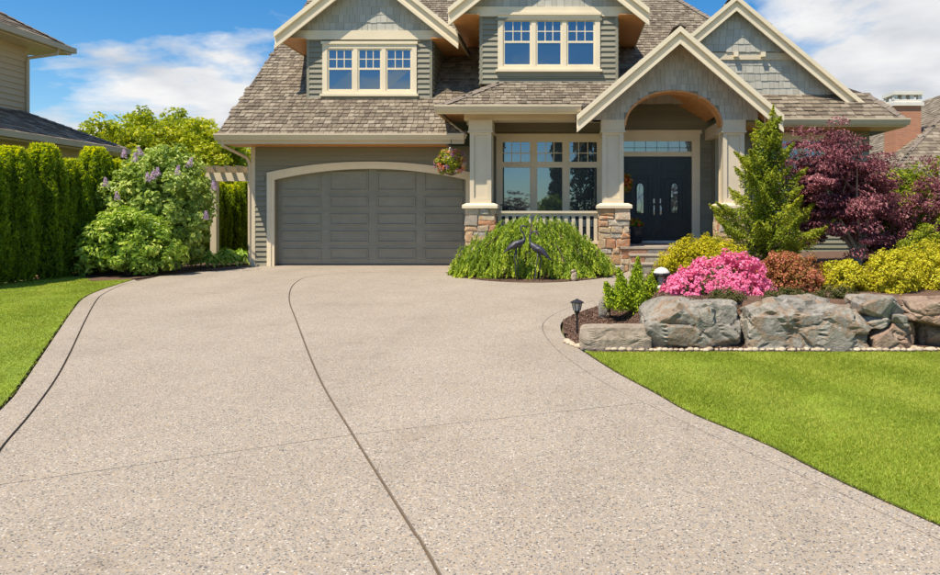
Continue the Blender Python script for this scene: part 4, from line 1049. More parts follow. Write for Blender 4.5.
# pergola beside the garage
pg = tag(empty('pergola', (-9.2, 18.6, 0)), 'cream timber pergola with short rafters beside the garage corner', 'pergola')
MB().box(WX(212,18.6), WX(218,18.6), 18.5, 18.66, 0, 2.25).build('post', POSTM, pg)
MB().box(-9.45, -7.96, 18.48, 18.54, 2.20, 2.42).box(-9.45, -7.96, 18.66, 18.72, 2.20, 2.42).build('beam', POSTM, pg)
for k in range(5):
    x = -9.35 + k*.30
    MB().poly([(x,18.1,2.50),(x,18.05,2.58),(x,20.4,2.58),(x,20.4,2.42),(x,18.2,2.42)], (.06,0,0)).build('rafter', POSTM, pg)

# ------------------------------------------------------------------ boulders and pebbles
import bmesh
from mathutils import noise as mnoise
def boulder(label, x0, x1, y0, y1, z0, z1, seed, mat, p=22.0, rough=.045, cuts=9, group='boulders of the retaining wall', sub=5):
    rg = random.Random(seed); bm = bmesh.new(); bmesh.ops.create_icosphere(bm, subdivisions=sub, radius=1.0)
    planes = []
    for k in range(cuts):
        n_ = Vector((rg.gauss(0,1), rg.gauss(-.6,.7), rg.gauss(.3,.7))).normalized(); planes.append((n_, rg.uniform(.94,1.24)))
    sc = Vector(((x1-x0)/2, (y1-y0)/2, (z1-z0)/2)); ce_ = Vector(((x0+x1)/2, (y0+y1)/2, (z0+z1)/2)); off = Vector((seed*3.7, seed*1.3, 0))
    for v in bm.verts:
        c = v.co; l = (abs(c.x)**p+abs(c.y)**p+abs(c.z)**p)**(1/p); c = c/l
        for n_, d in planes:
            e = c.dot(n_)-d
            if e > 0: c = c - n_*e
        w = Vector((c.x*sc.x, c.y*sc.y, c.z*sc.z))
        nn = v.co.normalized(); q = w*2.2+off
        d1 = mnoise.fractal(q, 1.0, 2.1, 6); cell = mnoise.cell(Vector((w.x*3.2+w.z*1.1, w.y*2.5, w.z*4.5-w.x*.9))+off)
        vd, vp_ = mnoise.voronoi(w*3.4+off); edge = vd[1]-vd[0]; chip = mnoise.cell(vp_[0]*7.3)
        crack = -.035*max(0, 1-edge/.09)
        w += nn*(d1*rough*.40 + (chip-.5)*rough*.55 + crack*rough*17)
        v.co = w + ce_
        if v.co.z < z0: v.co.z = z0
    me = bpy.data.meshes.new('boulder'); bm.to_mesh(me); bm.free()
    o = link('boulder', me, mat); tag(o, label, 'boulder', group); return o
DB = 7.52
def bb(label, px0, px1, py0, py1, seed, mat, dy=0, dep=.62, **k):
    return boulder(label, WX(px0,DB), WX(px1,DB), DB-.07+dy, DB-.07+dep+dy, WZ(py1,DB)-.03, WZ(py0,DB), seed, mat, **k)
bb('low flat tan stone slab at the bed tip beside the path lamp', 579, 652, 327, 350, 3, ROCKTAN, 0, .42, rough=.02, p=9, cuts=4)
bb('grey-green boulder below the pink azalea with a sloping left shoulder', 644, 744, 304, 354, 4, ROCKGREY, 0, .75, rough=.06)
bb('widest grey boulder, cracked, in the middle of the stone wall', 747, 870, 299, 354, 22, ROCKGREY, 0, .8, rough=.06)
bb('grey block stacked on the rusty boulder, below the round gold shrub', 862, 909, 298, 318, 6, ROCKGREY, .05, .6, rough=.03)
bb('thin flat grey stone wedged between the stacked block and the rusty boulder', 866, 897, 317, 326, 7, ROCKGREY, .03, .5, rough=.015, sub=4)
bb('small pale stone wedged beside the thin flat stone', 893, 912, 314, 325, 8, ROCKGREY, .02, .5, rough=.02, sub=4)
bb('rusty red-brown boulder at the foot of the stacked stones', 873, 922, 323, 354, 9, ROCKRED, 0, .7, rough=.05)
bb('reddish slab boulder at the top right of the wall, overhanging a gap', 911, 985, 300, 325, 10, ROCKRED, -.02, .7, rough=.04)
bb('shadowed brown boulder below the overhanging reddish slab', 924, 985, 325, 352, 12, ROCKRED, .12, .7, rough=.05)
bb('large boulder at the right end of the stone wall', 983, 1100, 297, 354, 13, ROCKGREY, 0, .8, rough=.06)
bb('long grey boulder beyond the right photo edge', 1102, 1240, 299, 354, 17, ROCKGREY, 0, .8, rough=.05)
boulder('small pale rounded stone behind the path lamp', WX(597,9.5), WX(612,9.5), 9.4, 9.65, -.16, WZ(299,9.5), 15, ROCKGREY, 3, .02, 3, 'accent stones', sub=4)
boulder('small white stone at the foot of the weeping conifer', WX(570,14.3), WX(578,14.3), 14.25, 14.4, -.08, WZ(270,14.3), 16, PEBBLE, 3, .09, 6, 'accent stones', sub=4)

pm = []
for k in range(4):
    bm = bmesh.new(); bmesh.ops.create_icosphere(bm, subdivisions=2, radius=1.0); rg = random.Random(k)
    for v in bm.verts: v.co *= 1 + .16*mnoise.noise(v.co*1.3+Vector((k*5,0,0)))
    me = bpy.data.meshes.new('pebble'); bm.to_mesh(me); bm.free(); me.materials.append(PEBBLE)
    for p_ in me.polygons: p_.use_smooth = True
    pm.append(me)
rg = random.Random(5)
path_ = dense(Gs([(567,343),(575,346.7),(588,349),(610,350.3),(650,350.8),(760,350.8),(940,350.8),(990,350.8)]), 8)
cum = [0]
for i in range(1, len(path_)): cum.append(cum[-1] + (Vector(path_[i])-Vector(path_[i-1])).length)
def along(s):
    for i in range(1, len(path_)):
        if s <= cum[i]:
            t = (s-cum[i-1])/max(1e-6, cum[i]-cum[i-1]); return Vector(path_[i-1]).lerp(Vector(path_[i]), t)
    return Vector(path_[-1])
s = 0.0
while s < cum[-1]:
    r_ = rg.uniform(.028,.050) if s < .9 else rg.uniform(.024,.042); p_ = along(s); lim = 2 if s < .7 or rg.random() < .35 else 1
    for j in range(lim):
        o = bpy.data.objects.new('pebble', rg.choice(pm)); C.objects.link(o)
        x, y = p_.x + rg.uniform(-.01,.01), p_.y + rg.uniform(-.015,.015) + j*.05 + .012
        o.location = (x, y, gz(y)+r_*.35); o.scale = (r_*rg.uniform(.9,1.35), r_*rg.uniform(.8,1.2), r_*rg.uniform(.5,.75)); o.rotation_euler = (0,0,rg.uniform(0,6.28))
        tag(o, 'cream pebble in the edging row between lawn and boulders', 'pebble', 'pebbles edging the stone wall')
    s += r_*1.75

# ------------------------------------------------------------------ garden lamps, statues, porch things
def path_lamp():
    x, y = G(577,335); z = gz(y)
    t = tag(empty('path_lamp', (x,y,z)), 'black path lamp on a thin stake in the mulch tip beside the driveway', 'lamp')
    MB().tube([(x,y,z-.05),(x,y,z+.28)], .013, 8).build('stake', DARKMETAL, t)
    MB().lathe((x,y,z), [(.015,.24),(.03,.265),(.036,.29),(.04,.295)], 12).build('collar', DARKMETAL, t)
    MB().lathe((x,y,z), [(.038,.295),(.056,.385)], 12).build('lens', LAMPGLASS, t)
    rb = MB()
    for k in range(6):
        a = k*math.pi/3; c, s_ = math.cos(a), math.sin(a); rb.tube([(x+.041*c,y+.041*s_,z+.293),(x+.060*c,y+.060*s_,z+.388)], .005, 5)
    rb.build('cage_rib', DARKMETAL, t)
    MB().lathe((x,y,z), [(.082,.385),(.086,.392),(.05,.412),(.02,.424),(.006,.436),(.0,.437)], 14).build('cap', DARKMETAL, t)
path_lamp()
def lantern():
    x, y = WX(661.5,9.35), 9.35; z = bz(x,y)
    zt = WZ(267,9.35)
    t = tag(empty('garden_lantern', (x,y,z)), 'black garden lantern with white domed cap beside the pink azalea', 'lamp')
    MB().tube([(x,y,z-.03),(x,y,zt-.30)], .03, 10).build('stake', DARKMETAL, t)
    MB().lathe((x,y,zt), [(.07,-.31),(.085,-.29),(.09,-.27),(.03,-.225)], 14).build('lower_cap', WHITE, t)
    MB().lathe((x,y,zt), [(.03,-.225),(.06,-.20),(.066,-.11)], 12).build('lens', LAMPGLASS, t)
    rb = MB()
    for k in range(4):
        a = k*math.pi/2+.5; c, s_ = math.cos(a), math.sin(a); rb.tube([(x+.07*c,y+.07*s_,zt-.21),(x+.09*c,y+.09*s_,zt-.10)], .008, 5)
    rb.build('cage_rib', DARKMETAL, t)
    MB().lathe((x,y,zt), [(.118,-.115),(.122,-.10),(.11,-.075)], 16).build('cap_rim', DARKMETAL, t)
    MB().lathe((x,y,zt), [(.112,-.085),(.11,-.07),(.085,-.035),(.045,-.012),(.0,0)], 16).build('cap', WHITE, t, smooth=True)
lantern()

def crane(label, x, y, bodyz, neck, yaw, tilt, legs):
    z0 = gz(y)+.01
    t = tag(empty('crane_statue', (x,y,z0)), label, 'statue', 'bronze crane statues')
    c, s_ = math.cos(yaw), math.sin(yaw)
    def P(a, h, side=0): return (x + a*c - side*s_, y + a*s_ + side*c, h)
    # body, neck and head in one skin: tail -> breast -> neck -> head -> beak
    pts = [P(-.25, bodyz-.10-tilt), P(-.17, bodyz-.05-tilt*.8), P(-.06, bodyz-.01-tilt*.3), P(.05, bodyz+.01), P(.12, bodyz+.05+tilt*.3)]
    rd = [.010, .048, .080, .076, .042]
    for a, h, r_ in neck: pts.append(P(a, h)); rd.append(r_)
    MB().tube(pts, rd, 12).build('body', BRONZE, t, smooth=True)
    wg = MB()
    for sd_ in (-1, 1):
        wg.tube([P(.07,bodyz+.02,sd_*.06), P(-.06,bodyz+.01-tilt*.3,sd_*.088), P(-.2,bodyz-.07-tilt*.9,sd_*.055), P(-.30,bodyz-.15-tilt*1.1,sd_*.02)], [.016,.04,.028,.006], 8)
    wg.build('wing', BRONZE, t, smooth=True)
    for sd_ in (-1, 1):
        k = legs*sd_
        MB().tube([P(-.02,bodyz-.06,sd_*.04), P(-.05+k,bodyz*.55,sd_*.04), P(-.03+k,bodyz*.5,sd_*.04), P(.0+k,z0,sd_*.045), P(.06+k,z0+.005,sd_*.05)], [.018,.010,.012,.008,.005], 7).build('leg', BRONZE, t, smooth=True)
crane('bronze crane statue with raised head and neck, left of the pair', -.93, 14.36, .70, [(.15,.81,.024),(.115,.91,.018),(.06,.99,.016),(.065,1.05,.018),(.11,1.07,.023),(.15,1.06,.012),(.23,1.03,.003)], R(10), .04, .03)
crane('bronze crane statue with hooked neck and lowered beak, right of the pair', -.53, 14.30, .62, [(.14,.73,.025),(.155,.84,.019),(.12,.92,.017),(.06,.96,.017),(.01,.945,.022),(-.025,.90,.012),(-.045,.81,.003)], R(172), .10, .035)

def chair(label, x, y, yaw):
    z = .552; t = tag(empty('porch_chair', (x,y,z)), label, 'chair', 'iron chairs on the porch'); c, s_ = math.cos(yaw), math.sin(yaw)
    def P(a, b, h): return (x+a*c-b*s_, y+a*s_+b*c, z+h)
    MB().add([P(a,b,h) for h in (.42,.45) for a,b in ((-.23,-.22),(.23,-.22),(.23,.22),(-.23,.22))], [(3,2,1,0),(4,5,6,7),(0,1,5,4),(1,2,6,5),(2,3,7,6),(3,0,4,7)]).build('seat', DARKMETAL, t)
    for a, b in ((-.21,-.2),(.21,-.2),(.21,.2),(-.21,.2)): MB().tube([P(a,b,.43),P(a*1.1,b*1.1,0)], .014, 6).build('leg', DARKMETAL, t)
    bk = MB(); bk.tube([P(-.22,.21,.43),P(-.24,.25,.75)]+[P(-.24*math.cos(math.pi*k/8),.27,.75+.26*math.sin(math.pi*k/8)) for k in range(1,8)]+[P(.24,.25,.75),P(.22,.21,.43)], .014, 6)
    for k in range(1,7): q = -.24+.48*k/7; bk.tube([P(q*.9,.215,.44),P(q,.265,.75+.26*math.sqrt(max(0,1-(q/.24)**2)))], .007, 5)
    bk.tube([P(-.23,.245,.68),P(.23,.245,.68)], .009, 5); bk.build('backrest', DARKMETAL, t)
    for sd_ in (-1,1): MB().tube([P(sd_*.235,.24,.68),P(sd_*.26,-.05,.67),P(sd_*.25,-.19,.62),P(sd_*.22,-.19,.43)], .012, 6).build('armrest', DARKMETAL, t)
chair('dark wrought iron chair at the left end of the porch railing', WX(502,17.7), 17.7, R(195))
chair('dark wrought iron chair near the right stone pier on the porch', WX(588,17.7), 17.7, R(168))

def basket(label, x, y, zc, r, ztop, seed, fm=FLOWERMIX):
    rng = np.random.default_rng(seed); t = tag(empty('hanging_basket', (x,y,zc-r)), label, 'flower basket', 'hanging flower baskets')
    MB().lathe((x,y,zc-.12), [(.04,-.16),(.13,-.12),(.19,-.03),(.215,.06)], 16).build('bowl', BARK, t)
    hk = MB()
    for k in range(3): a = k*2.094+.4; hk.tube([(x+.2*math.cos(a),y+.2*math.sin(a),zc-.06),(x,y,zc+.50)], .006, 5)
    hk.tube([(x,y,zc+.5),(x,y,ztop)], .008, 5); hk.build('hanger', DARKMETAL, t)
    cents, d = mound(rng, (x,y,zc), (r,r,r*.95), 70, .2, -.75); P, dd, idx = clump_points(rng, cents, np.full(len(cents), .07), 28)
    leaves('foliage', rng, P, dd+d[idx]+rng.normal(size=P.shape)*.5, .055, .035, GREENS, t)
    cents, d = mound(rng, (x,y,zc), (r*1.06,r*1.06,r), 130, .2, -.6); P, dd, idx = clump_points(rng, cents, np.full(len(cents), .045), 10)
    leaves('flowers', rng, P, d[idx]+rng.normal(size=P.shape)*.35, .05, .045, fm, t, rnd=rng.uniform(0,1,len(cents))[idx])
basket('hanging basket of mixed flowers under the garage eave beside the porch post', WX(451,16.86), 16.86, WZ(164,16.86), .36, 3.12, 7)
basket('hanging basket of red flowers in the entry, partly behind the porch post', WX(621,18.3), 18.3, WZ(184,18.3), .27, 3.9, 8, REDFLOWER)
def pot():
    x, y, z = WX(634,18.35), 18.35, .552; rng = np.random.default_rng(9)
    t = tag(empty('flower_pot', (x,y,z)), 'dark ribbed pot of red and yellow flowers by the front door', 'flower pot')
    n = 36; prof = [(.17,0),(.24,.10),(.275,.24),(.285,.36),(.30,.40),(.30,.44),(.26,.45),(.25,.40)]
    vs_ = []; fs = []
    for r_, h in prof:
        for k in range(n): a = 2*math.pi*k/n; q = r_*(1+(.025 if (k//2)%2 and h < .38 else 0)); vs_.append((x+q*math.cos(a),y+q*math.sin(a),z+h))
    for i in range(len(prof)-1):
        for k in range(n): fs.append((i*n+k,i*n+(k+1)%n,(i+1)*n+(k+1)%n,(i+1)*n+k))
    fs += [tuple(range(n))]
    MB().add(vs_, fs).build('pot', POTM, t)
    MB().lathe((x,y,z), [(.0,.40),(.25,.41),(.0,.43)], 16).build('soil', DIRT, t)
    cents, d = mound(rng, (x,y,z+.46), (.24,.24,.16), 40, .2, -.1); P, dd, idx = clump_points(rng, cents, np.full(len(cents), .06), 22)
    leaves('foliage', rng, P, dd+d[idx]+np.array([0,0,.5]), .06, .035, GREENS, t)
    cents, d = mound(rng, (x,y,z+.48), (.26,.26,.2), 24, .2, .0); P, dd, idx = clump_points(rng, cents, np.full(len(cents), .03), 8)
    leaves('flowers', rng, P, d[idx]+rng.normal(size=P.shape)*.3, .05, .045, REDFLOWER, t, rnd=rng.uniform(0,1,len(cents))[idx])
pot()

# ------------------------------------------------------------------ planting
# cedar hedge: three prototypes, then copies
def cedar(seed, h, r):
    rng = np.random.default_rng(seed); root = empty('cedar_tree', (0,0,0)); n = 10500
    z = h*rng.uniform(0.0,1,n)**.85; az = rng.uniform(0,6.283,n); ph = rng.uniform(0,6.28,4)
    flute = 1 + .10*np.sin(7*az+ph[0]+z*1.5) + .07*np.sin(11*az+ph[1]-z*2.7) + .05*np.sin(z*9+3*az+ph[2])
    rr = r*(1-.62*(z/h)**6)*flute*(.80+.22*rng.uniform(0,1,n)**.7)*(.86+.14*np.minimum(1,z/.35))
    P = np.column_stack([rr*np.cos(az), rr*np.sin(az), z+.02])
    out = np.column_stack([np.cos(az), np.sin(az), 0*az])
    nrm = out*.6 + rng.normal(size=(n,3))*.6 + np.array([0,0,.25]); U = out*.45 + np.array([0,0,1.0]) + rng.normal(size=(n,3))*.35
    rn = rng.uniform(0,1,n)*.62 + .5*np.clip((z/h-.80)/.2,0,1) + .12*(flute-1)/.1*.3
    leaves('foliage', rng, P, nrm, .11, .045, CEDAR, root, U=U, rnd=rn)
    MB().tube([(0,0,-.05),(0,0,h*.5),(0,0,h*.92)], [.06,.04,.01], 7).build('trunk', BARK, root)
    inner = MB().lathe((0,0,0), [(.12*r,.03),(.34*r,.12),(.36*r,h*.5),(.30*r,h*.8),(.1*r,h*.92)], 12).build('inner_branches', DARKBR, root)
    return root
protos = [cedar(200+i, h, r) for i, (h, r) in enumerate(((2.72,.44),(2.62,.46),(2.78,.43)))]
def copy_tree(o, parent=None):
    c = o.copy(); C.objects.link(c); c.parent = parent
    for ch_ in o.children: copy_tree(ch_, c)
    return c
rg = random.Random(77); k = 0; yy = 12.6; nh = 0; nf = 0
ordn = ['first','second','third','fourth','fifth','sixth','seventh','eighth']
ords = ['cedar column of the hedge, nearest the camera at the left photo edge', 'second cedar column of the hedge from the left photo edge', 'third cedar column of the hedge from the left photo edge', 'fourth cedar column of the hedge from the left photo edge', 'fifth cedar column of the hedge, left of the glossy shrub', 'sixth cedar column of the hedge, behind the glossy shrub']
used = [False]*3
while yy < 27:
    xx = -11.25 + .25*min(1, max(0,(yy-13)/2.5)); pi_ = k % 3
    o = protos[pi_] if not used[pi_] else copy_tree(protos[pi_]); used[pi_] = True
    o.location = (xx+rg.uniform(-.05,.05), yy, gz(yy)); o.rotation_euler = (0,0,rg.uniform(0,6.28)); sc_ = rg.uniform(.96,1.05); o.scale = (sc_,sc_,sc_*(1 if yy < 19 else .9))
    if yy < 12.7: lb = 'cedar column at the near end of the hedge, at the left photo edge'
    elif yy < 17.3: lb = ords[min(5, int((yy-12.8)/.76))]
    elif yy < 21: lb = 'cedar column of the hedge behind the lilac bush, %s from the left' % ordn[nh]; nh += 1
    else: lb = 'cedar column of the far hedge seen through the pergola, %s from the left' % ordn[nf]; nf += 1
    tag(o, lb, 'cedar', 'cedar columns of the hedge'); yy += .76 if yy < 18 else .9; k += 1

# lilac with purple flower heads, glossy shrub in front of it
lil = shrub('lilac_bush', 'tall lilac bush with pale purple flower heads beside the pergola', 'bush', (WX(161,16.7),16.75,0), (1.20,.95,1.45), LILAC, 301, k=270, per=40, Lf=.115, Wf=.085, cr=.2, lump=.25, low=-.75, zc=1.42, stems=14, upn=.6)
rng = np.random.default_rng(5)
for px_, py_ in ((106,183),(117,197),(124,155),(140,152),(153,176),(158,173),(148,178),(178,171),(190,163),(206,216),(135,158),(214,186)):
    y_ = 15.75 if px_ < 200 else 16.2
    c = (WX(px_,y_), y_, WZ(py_,y_)); n = 90; d = sphere_dirs(rng, n)
    hh = rng.uniform(0,1,(n,1)); P = np.array(c) + d*np.array([.075,.075,.02])*(1-.75*hh) + np.array([rng.normal()*.3,0,1])*(hh-.4)*.20 
    leaves('flower_head', rng, P, d, .035, .03, LILACF, lil)
shrub('glossy_shrub', 'rounded glossy light green shrub in front of the lilac', 'shrub', (WX(128,15.6),15.65,-.03), (1.10,.75,.92), RHODO, 302, k=210, per=34, Lf=.13, Wf=.055, cr=.16, lump=.2, low=-.45, zc=.50, upn=.8)
for i, (px_, D_, h_) in enumerate(((208,17.6,.30),(226,18.1,.36),(240,18.4,.30))):
    rng = np.random.default_rng(310+i); x, y = WX(px_,D_), D_
    t = tag(empty('fern', (x,y,0)), ['bright green fern at the foot of the lilac bush', 'bright green fern under the middle of the pergola', 'bright green fern against the garage corner'][i], 'plant', 'ferns under the pergola')
    n = 240; az = rng.uniform(0,6.28,n); rr = rng.uniform(.05,.42,n); P = np.column_stack([x+rr*np.cos(az), y+rr*np.sin(az), .03+h_*(1-(rr/.45)**2)*rng.uniform(.5,1.2,n)])
    o_ = np.column_stack([np.cos(az),np.sin(az),0*az]); leaves('frond', rng, P, o_*.5+np.array([0,0,1])+rng.normal(size=(n,3))*.3, .24, .055, HOSTA, t, U=o_+np.array([0,0,.2]))
    MB().tube([(x,y,-.02),(x,y,.1)], [.03,.01], 6).build('stem', BARK, t)

# weeping conifer
def weeping():
    rng = np.random.default_rng(400); cx_, cy_ = -.62, 15.45
    t = tag(empty('weeping_conifer', (cx_,cy_,0)), 'low spreading weeping conifer with drooping green branches in front of the porch', 'conifer')
    S = 2300; arms = (np.arange(42)+rng.uniform(-.3,.3,42))*6.283/42; ak = rng.integers(0,42,S); th = np.mod(arms[ak] + rng.normal(size=S)*.05, 6.283); ah = rng.uniform(.86,1.10,42)[ak]; q = np.where(rng.random(S) < .35, rng.uniform(.78,1.02,S), rng.uniform(0.02,1,S)**.55)
    rx = np.where(np.cos(th) < 0, 1.68, 1.58)*(1+.10*np.sin(9*th)); ry = np.where(np.sin(th) < 0, .86, .55)
    x = cx_ + q*rx*np.cos(th); y = cy_ + q*ry*np.sin(th)
    lob = .16*np.sin(5*th+1.0)+.14*np.sin(11*th+2)+.10*np.sin(17*th)
    ztop = 1.13*ah*(1-np.clip(q*(1+lob*.5)/ah,0,1.05)**2.6*.82) + rng.normal(size=S)*.045 + .05*np.sin(23*th+3*q)
    right = np.clip((x-.15)/1.0,0,1); ztop *= (1-.40*right); left = np.clip((-1.2-x)/1.1,0,1); ztop *= (1-.12*left)
    ln = rng.uniform(.16,.62,S)*(.4+.6*ztop/1.2); ln = np.where(q > .8, np.maximum(ln, ztop*rng.uniform(.6,1.05,S)), ln); K = 24
    tt = np.linspace(0,1,K)[None,:]; o = np.stack([np.cos(th),np.sin(th)],1)
    sway = rng.normal(size=(S,2))*.05
    z = ztop[:,None]-tt*ln[:,None]; z = np.maximum(z, -.03)
    X = x[:,None]+(o[:,:1]*.12+sway[:,:1])*np.sqrt(tt)*1.0 + rng.normal(size=(S,K))*.014; Yv = y[:,None]+(o[:,1:]*.12+sway[:,1:])*np.sqrt(tt)+rng.normal(size=(S,K))*.014
    P = np.stack([X,Yv,z],2).reshape(-1,3); n = len(P)
    out = np.repeat(np.column_stack([o, np.zeros(S)]), K, 0)
    U = np.array([0,0,-1.0]) + out*.35 + rng.normal(size=(n,3))*.40; nrm = out*.8 + rng.normal(size=(n,3))*.6 + np.array([0,0,.35])
    rn = np.clip(np.repeat(rng.uniform(0,.75,S),K) + np.tile(np.linspace(-.05,.25,K),S) + rng.normal(size=n)*.1,0,1)
    leaves('foliage', rng, P, nrm, .075, .024, WEEP, t, U=U, rnd=rn)
    # wisps that reach out on the left
    m = MB(); m.tube([(cx_,cy_,-.05),(cx_+.03,cy_,.5),(cx_,cy_,1.05)], [.07,.06,.03], 8); m.build('trunk', BARK, t)
    lb = MB()
    for k in range(26):
        a = rng.uniform(0,6.28); rx_, ry_ = (1.6,.85); pts = [(cx_+f*rx_*math.cos(a), cy_+f*ry_*math.sin(a), 1.12*(1-f**2.4*.75)*(1-.35*max(0,f*math.cos(a)))-.05) for f in (0,.25,.5,.75,.95)]
        lb.tube(pts, [.03,.022,.016,.01,.004], 5)
    lb.build('limb', BARK, t)
weeping()

# right bed
def dwarf():
    rng = np.random.default_rng(501); x, y = WX(636,9.3), 9.3; z = bz(x,y)
    t = tag(empty('dwarf_conifer', (x,y,z)), 'small yellow-green dwarf conifer in the mulch tip left of the boulders', 'conifer')
    MB().tube([(x,y,z-.04),(x,y,z+.4)], [.03,.008], 6).build('trunk', BARK, t)
    P = []; O_ = []
    spires = [(.02,0,.68,.17)] + [(.20*math.cos(k*1.05+.3), .20*math.sin(k*1.05+.3), .50+.06*math.sin(k*2.3), .16) for k in range(6)] + [(.34*math.cos(k*.7), .33*math.sin(k*.7), .34+.06*math.sin(k*3.1), .135) for k in range(9)]
    for (dx, dy, h, r) in spires:
        n = 900; f = rng.uniform(0,1,n)**.8; a = rng.uniform(0,6.28,n); rr = r*(1-f**1.3)*rng.uniform(.5,1.1,n)*(1+.4*np.sin(4*a+f*17))+.008
        P.append(np.column_stack([x+dx*(.75+.5*f)+rr*np.cos(a), y+dy*(.75+.5*f)+rr*np.sin(a), z+.02+f*h+rng.normal(size=n)*.01])); O_.append(np.column_stack([np.cos(a),np.sin(a),0*a]))
    P = np.vstack(P); O_ = np.vstack(O_); n = len(P)
    leaves('foliage', rng, P, O_*.5+rng.normal(size=(n,3))*.5+np.array([0,0,.5]), .05, .018, DWARF, t, U=O_*.7+np.array([0,0,.9])+rng.normal(size=(n,3))*.3)
dwarf()

az = shrub('azalea', 'azalea mound covered in bright pink flowers above the boulders', 'shrub', (WX(717,8.75),8.75,bz(2.0,8.7)-.06), (.54,.40,.30), AZALL, 510, k=170, per=16, Lf=.035, Wf=.018, cr=.07, lump=.16, low=-.3, zc=.08, flower=None)
def bloom(root, c, rad, k, per, size, mat, seed, lump, low, cr=.05):
    rng = np.random.default_rng(seed); cents, d = mound(rng, c, rad, k, lump, low, (.93,1.02)); keep = cents[:,2] > root.location.z-.03; cents = cents[keep]; d = d[keep]
    P, dd, idx = clump_points(rng, cents, np.full(len(cents), cr)*rng.uniform(.7,1.3,len(cents)), per)
    leaves('flowers', rng, P, d[idx]*1.0+dd*.6+rng.normal(size=P.shape)*.35+np.array([0,0,.35]), size, size*.85, mat, root, rnd=rng.uniform(0,1,len(P))*.6+rng.uniform(0,.4,len(cents))[idx])
l_ = az.location
bloom(az, (l_.x+.14,l_.y+.03,l_.z+.10), (.47,.42,.37), 400, 19, .040, AZAL, 511, .30, -.35)
bloom(az, (l_.x-.30,l_.y-.05,l_.z+.04), (.36,.38,.27), 230, 19, .040, AZAL, 512, .34, -.35)
bloom(az, (l_.x+.45,l_.y-.10,l_.z+.02), (.20,.26,.20), 80, 18, .040, AZAL, 513, .34, -.35)
shrub('golden_heather', 'low golden yellow heather between the entry steps and the pink azalea', 'shrub', (WX(702,11),11.0,bz(2.2,11)+.02), (.72,.50,.46), GOLDG, 520, k=260, per=46, Lf=.06, Wf=.018, cr=.08, lump=.12, low=-.2, zc=.10, upn=1.0)
shrub('red_tipped_shrub', 'low shrub with coppery red tips right of the pink azalea', 'shrub', (WX(790,8.9),8.95,bz(2.9,8.9)-.02), (.45,.36,.40), REDG, 530, k=210, per=34, Lf=.04, Wf=.02, cr=.06, lump=.15, low=-.3, zc=.12)
shrub('gold_shrub', 'small yellow leaved shrub below the purple maple trunk', 'shrub', (WX(845,8.9),8.95,bz(3.6,8.9)-.02), (.30,.28,.30), YELLOW, 540, k=170, per=34, Lf=.035, Wf=.02, cr=.055, low=-.3, zc=.10, group='yellow leaved shrubs')
shrub('gold_shrub', 'round yellow leaved shrub above the stacked grey block', 'shrub', (WX(893,8.8),8.85,bz(4.1,8.9)-.02), (.34,.32,.40), YELLOW, 541, k=210, per=36, Lf=.035, Wf=.02, cr=.06, low=-.3, zc=.13, group='yellow leaved shrubs')
shrub('gold_shrub', 'large yellow leaved shrub at the right photo edge', 'shrub', (WX(938,9.0),9.25,bz(4.8,9)-.02), (.50,.40,.50), YELLOW, 542, k=270, per=36, Lf=.035, Wf=.02, cr=.07, low=-.3, zc=.12, group='yellow leaved shrubs')
shrub('gold_shrub', 'yellow-green shrub behind the large yellow shrub at the right', 'shrub', (WX(930,11.5),11.5,bz(6,11.5)-.02), (.6,.5,.6), GREENS, 543, k=160, per=28, Lf=.05, Wf=.03, cr=.09, low=-.3, zc=.15, group='green shrubs at the right')
for i, (x_, y_, r_, lb) in enumerate(((2.62,8.15,.30,'low bronze-green ground cover behind the widest boulder, left part'),(3.2,8.2,.28,'low bronze-green ground cover behind the widest boulder, right part'),(1.9,8.12,.22,'low bronze-green ground cover between azalea and boulder'))):
    shrub('ground_cover_plant', lb, 'plant', (x_,y_,bz(x_,y_)-.03), (r_,.16,.13), GCOVER, 550+i, k=60, per=24, Lf=.03, Wf=.016, cr=.045, low=-.1, zc=.02, group='ground cover behind the boulders')

shrub('barberry_shrub', 'dark purple-red shrub low behind the maple trunk, right side', 'shrub', (WX(884,13.3),13.3,bz(6,13)-.03), (.66,.5,.85), MAPLE, 556, k=170, per=36, Lf=.05, Wf=.03, cr=.10, low=-.5, zc=.5)
shrub('barberry_shrub', 'dark purple-red shrub behind the gold shrub at the right photo edge', 'shrub', (WX(932,13.0),13.0,bz(6.8,13)-.03), (.62,.5,.7), MAPLE, 557, k=120, per=36, Lf=.05, Wf=.03, cr=.10, low=-.5, zc=.9)
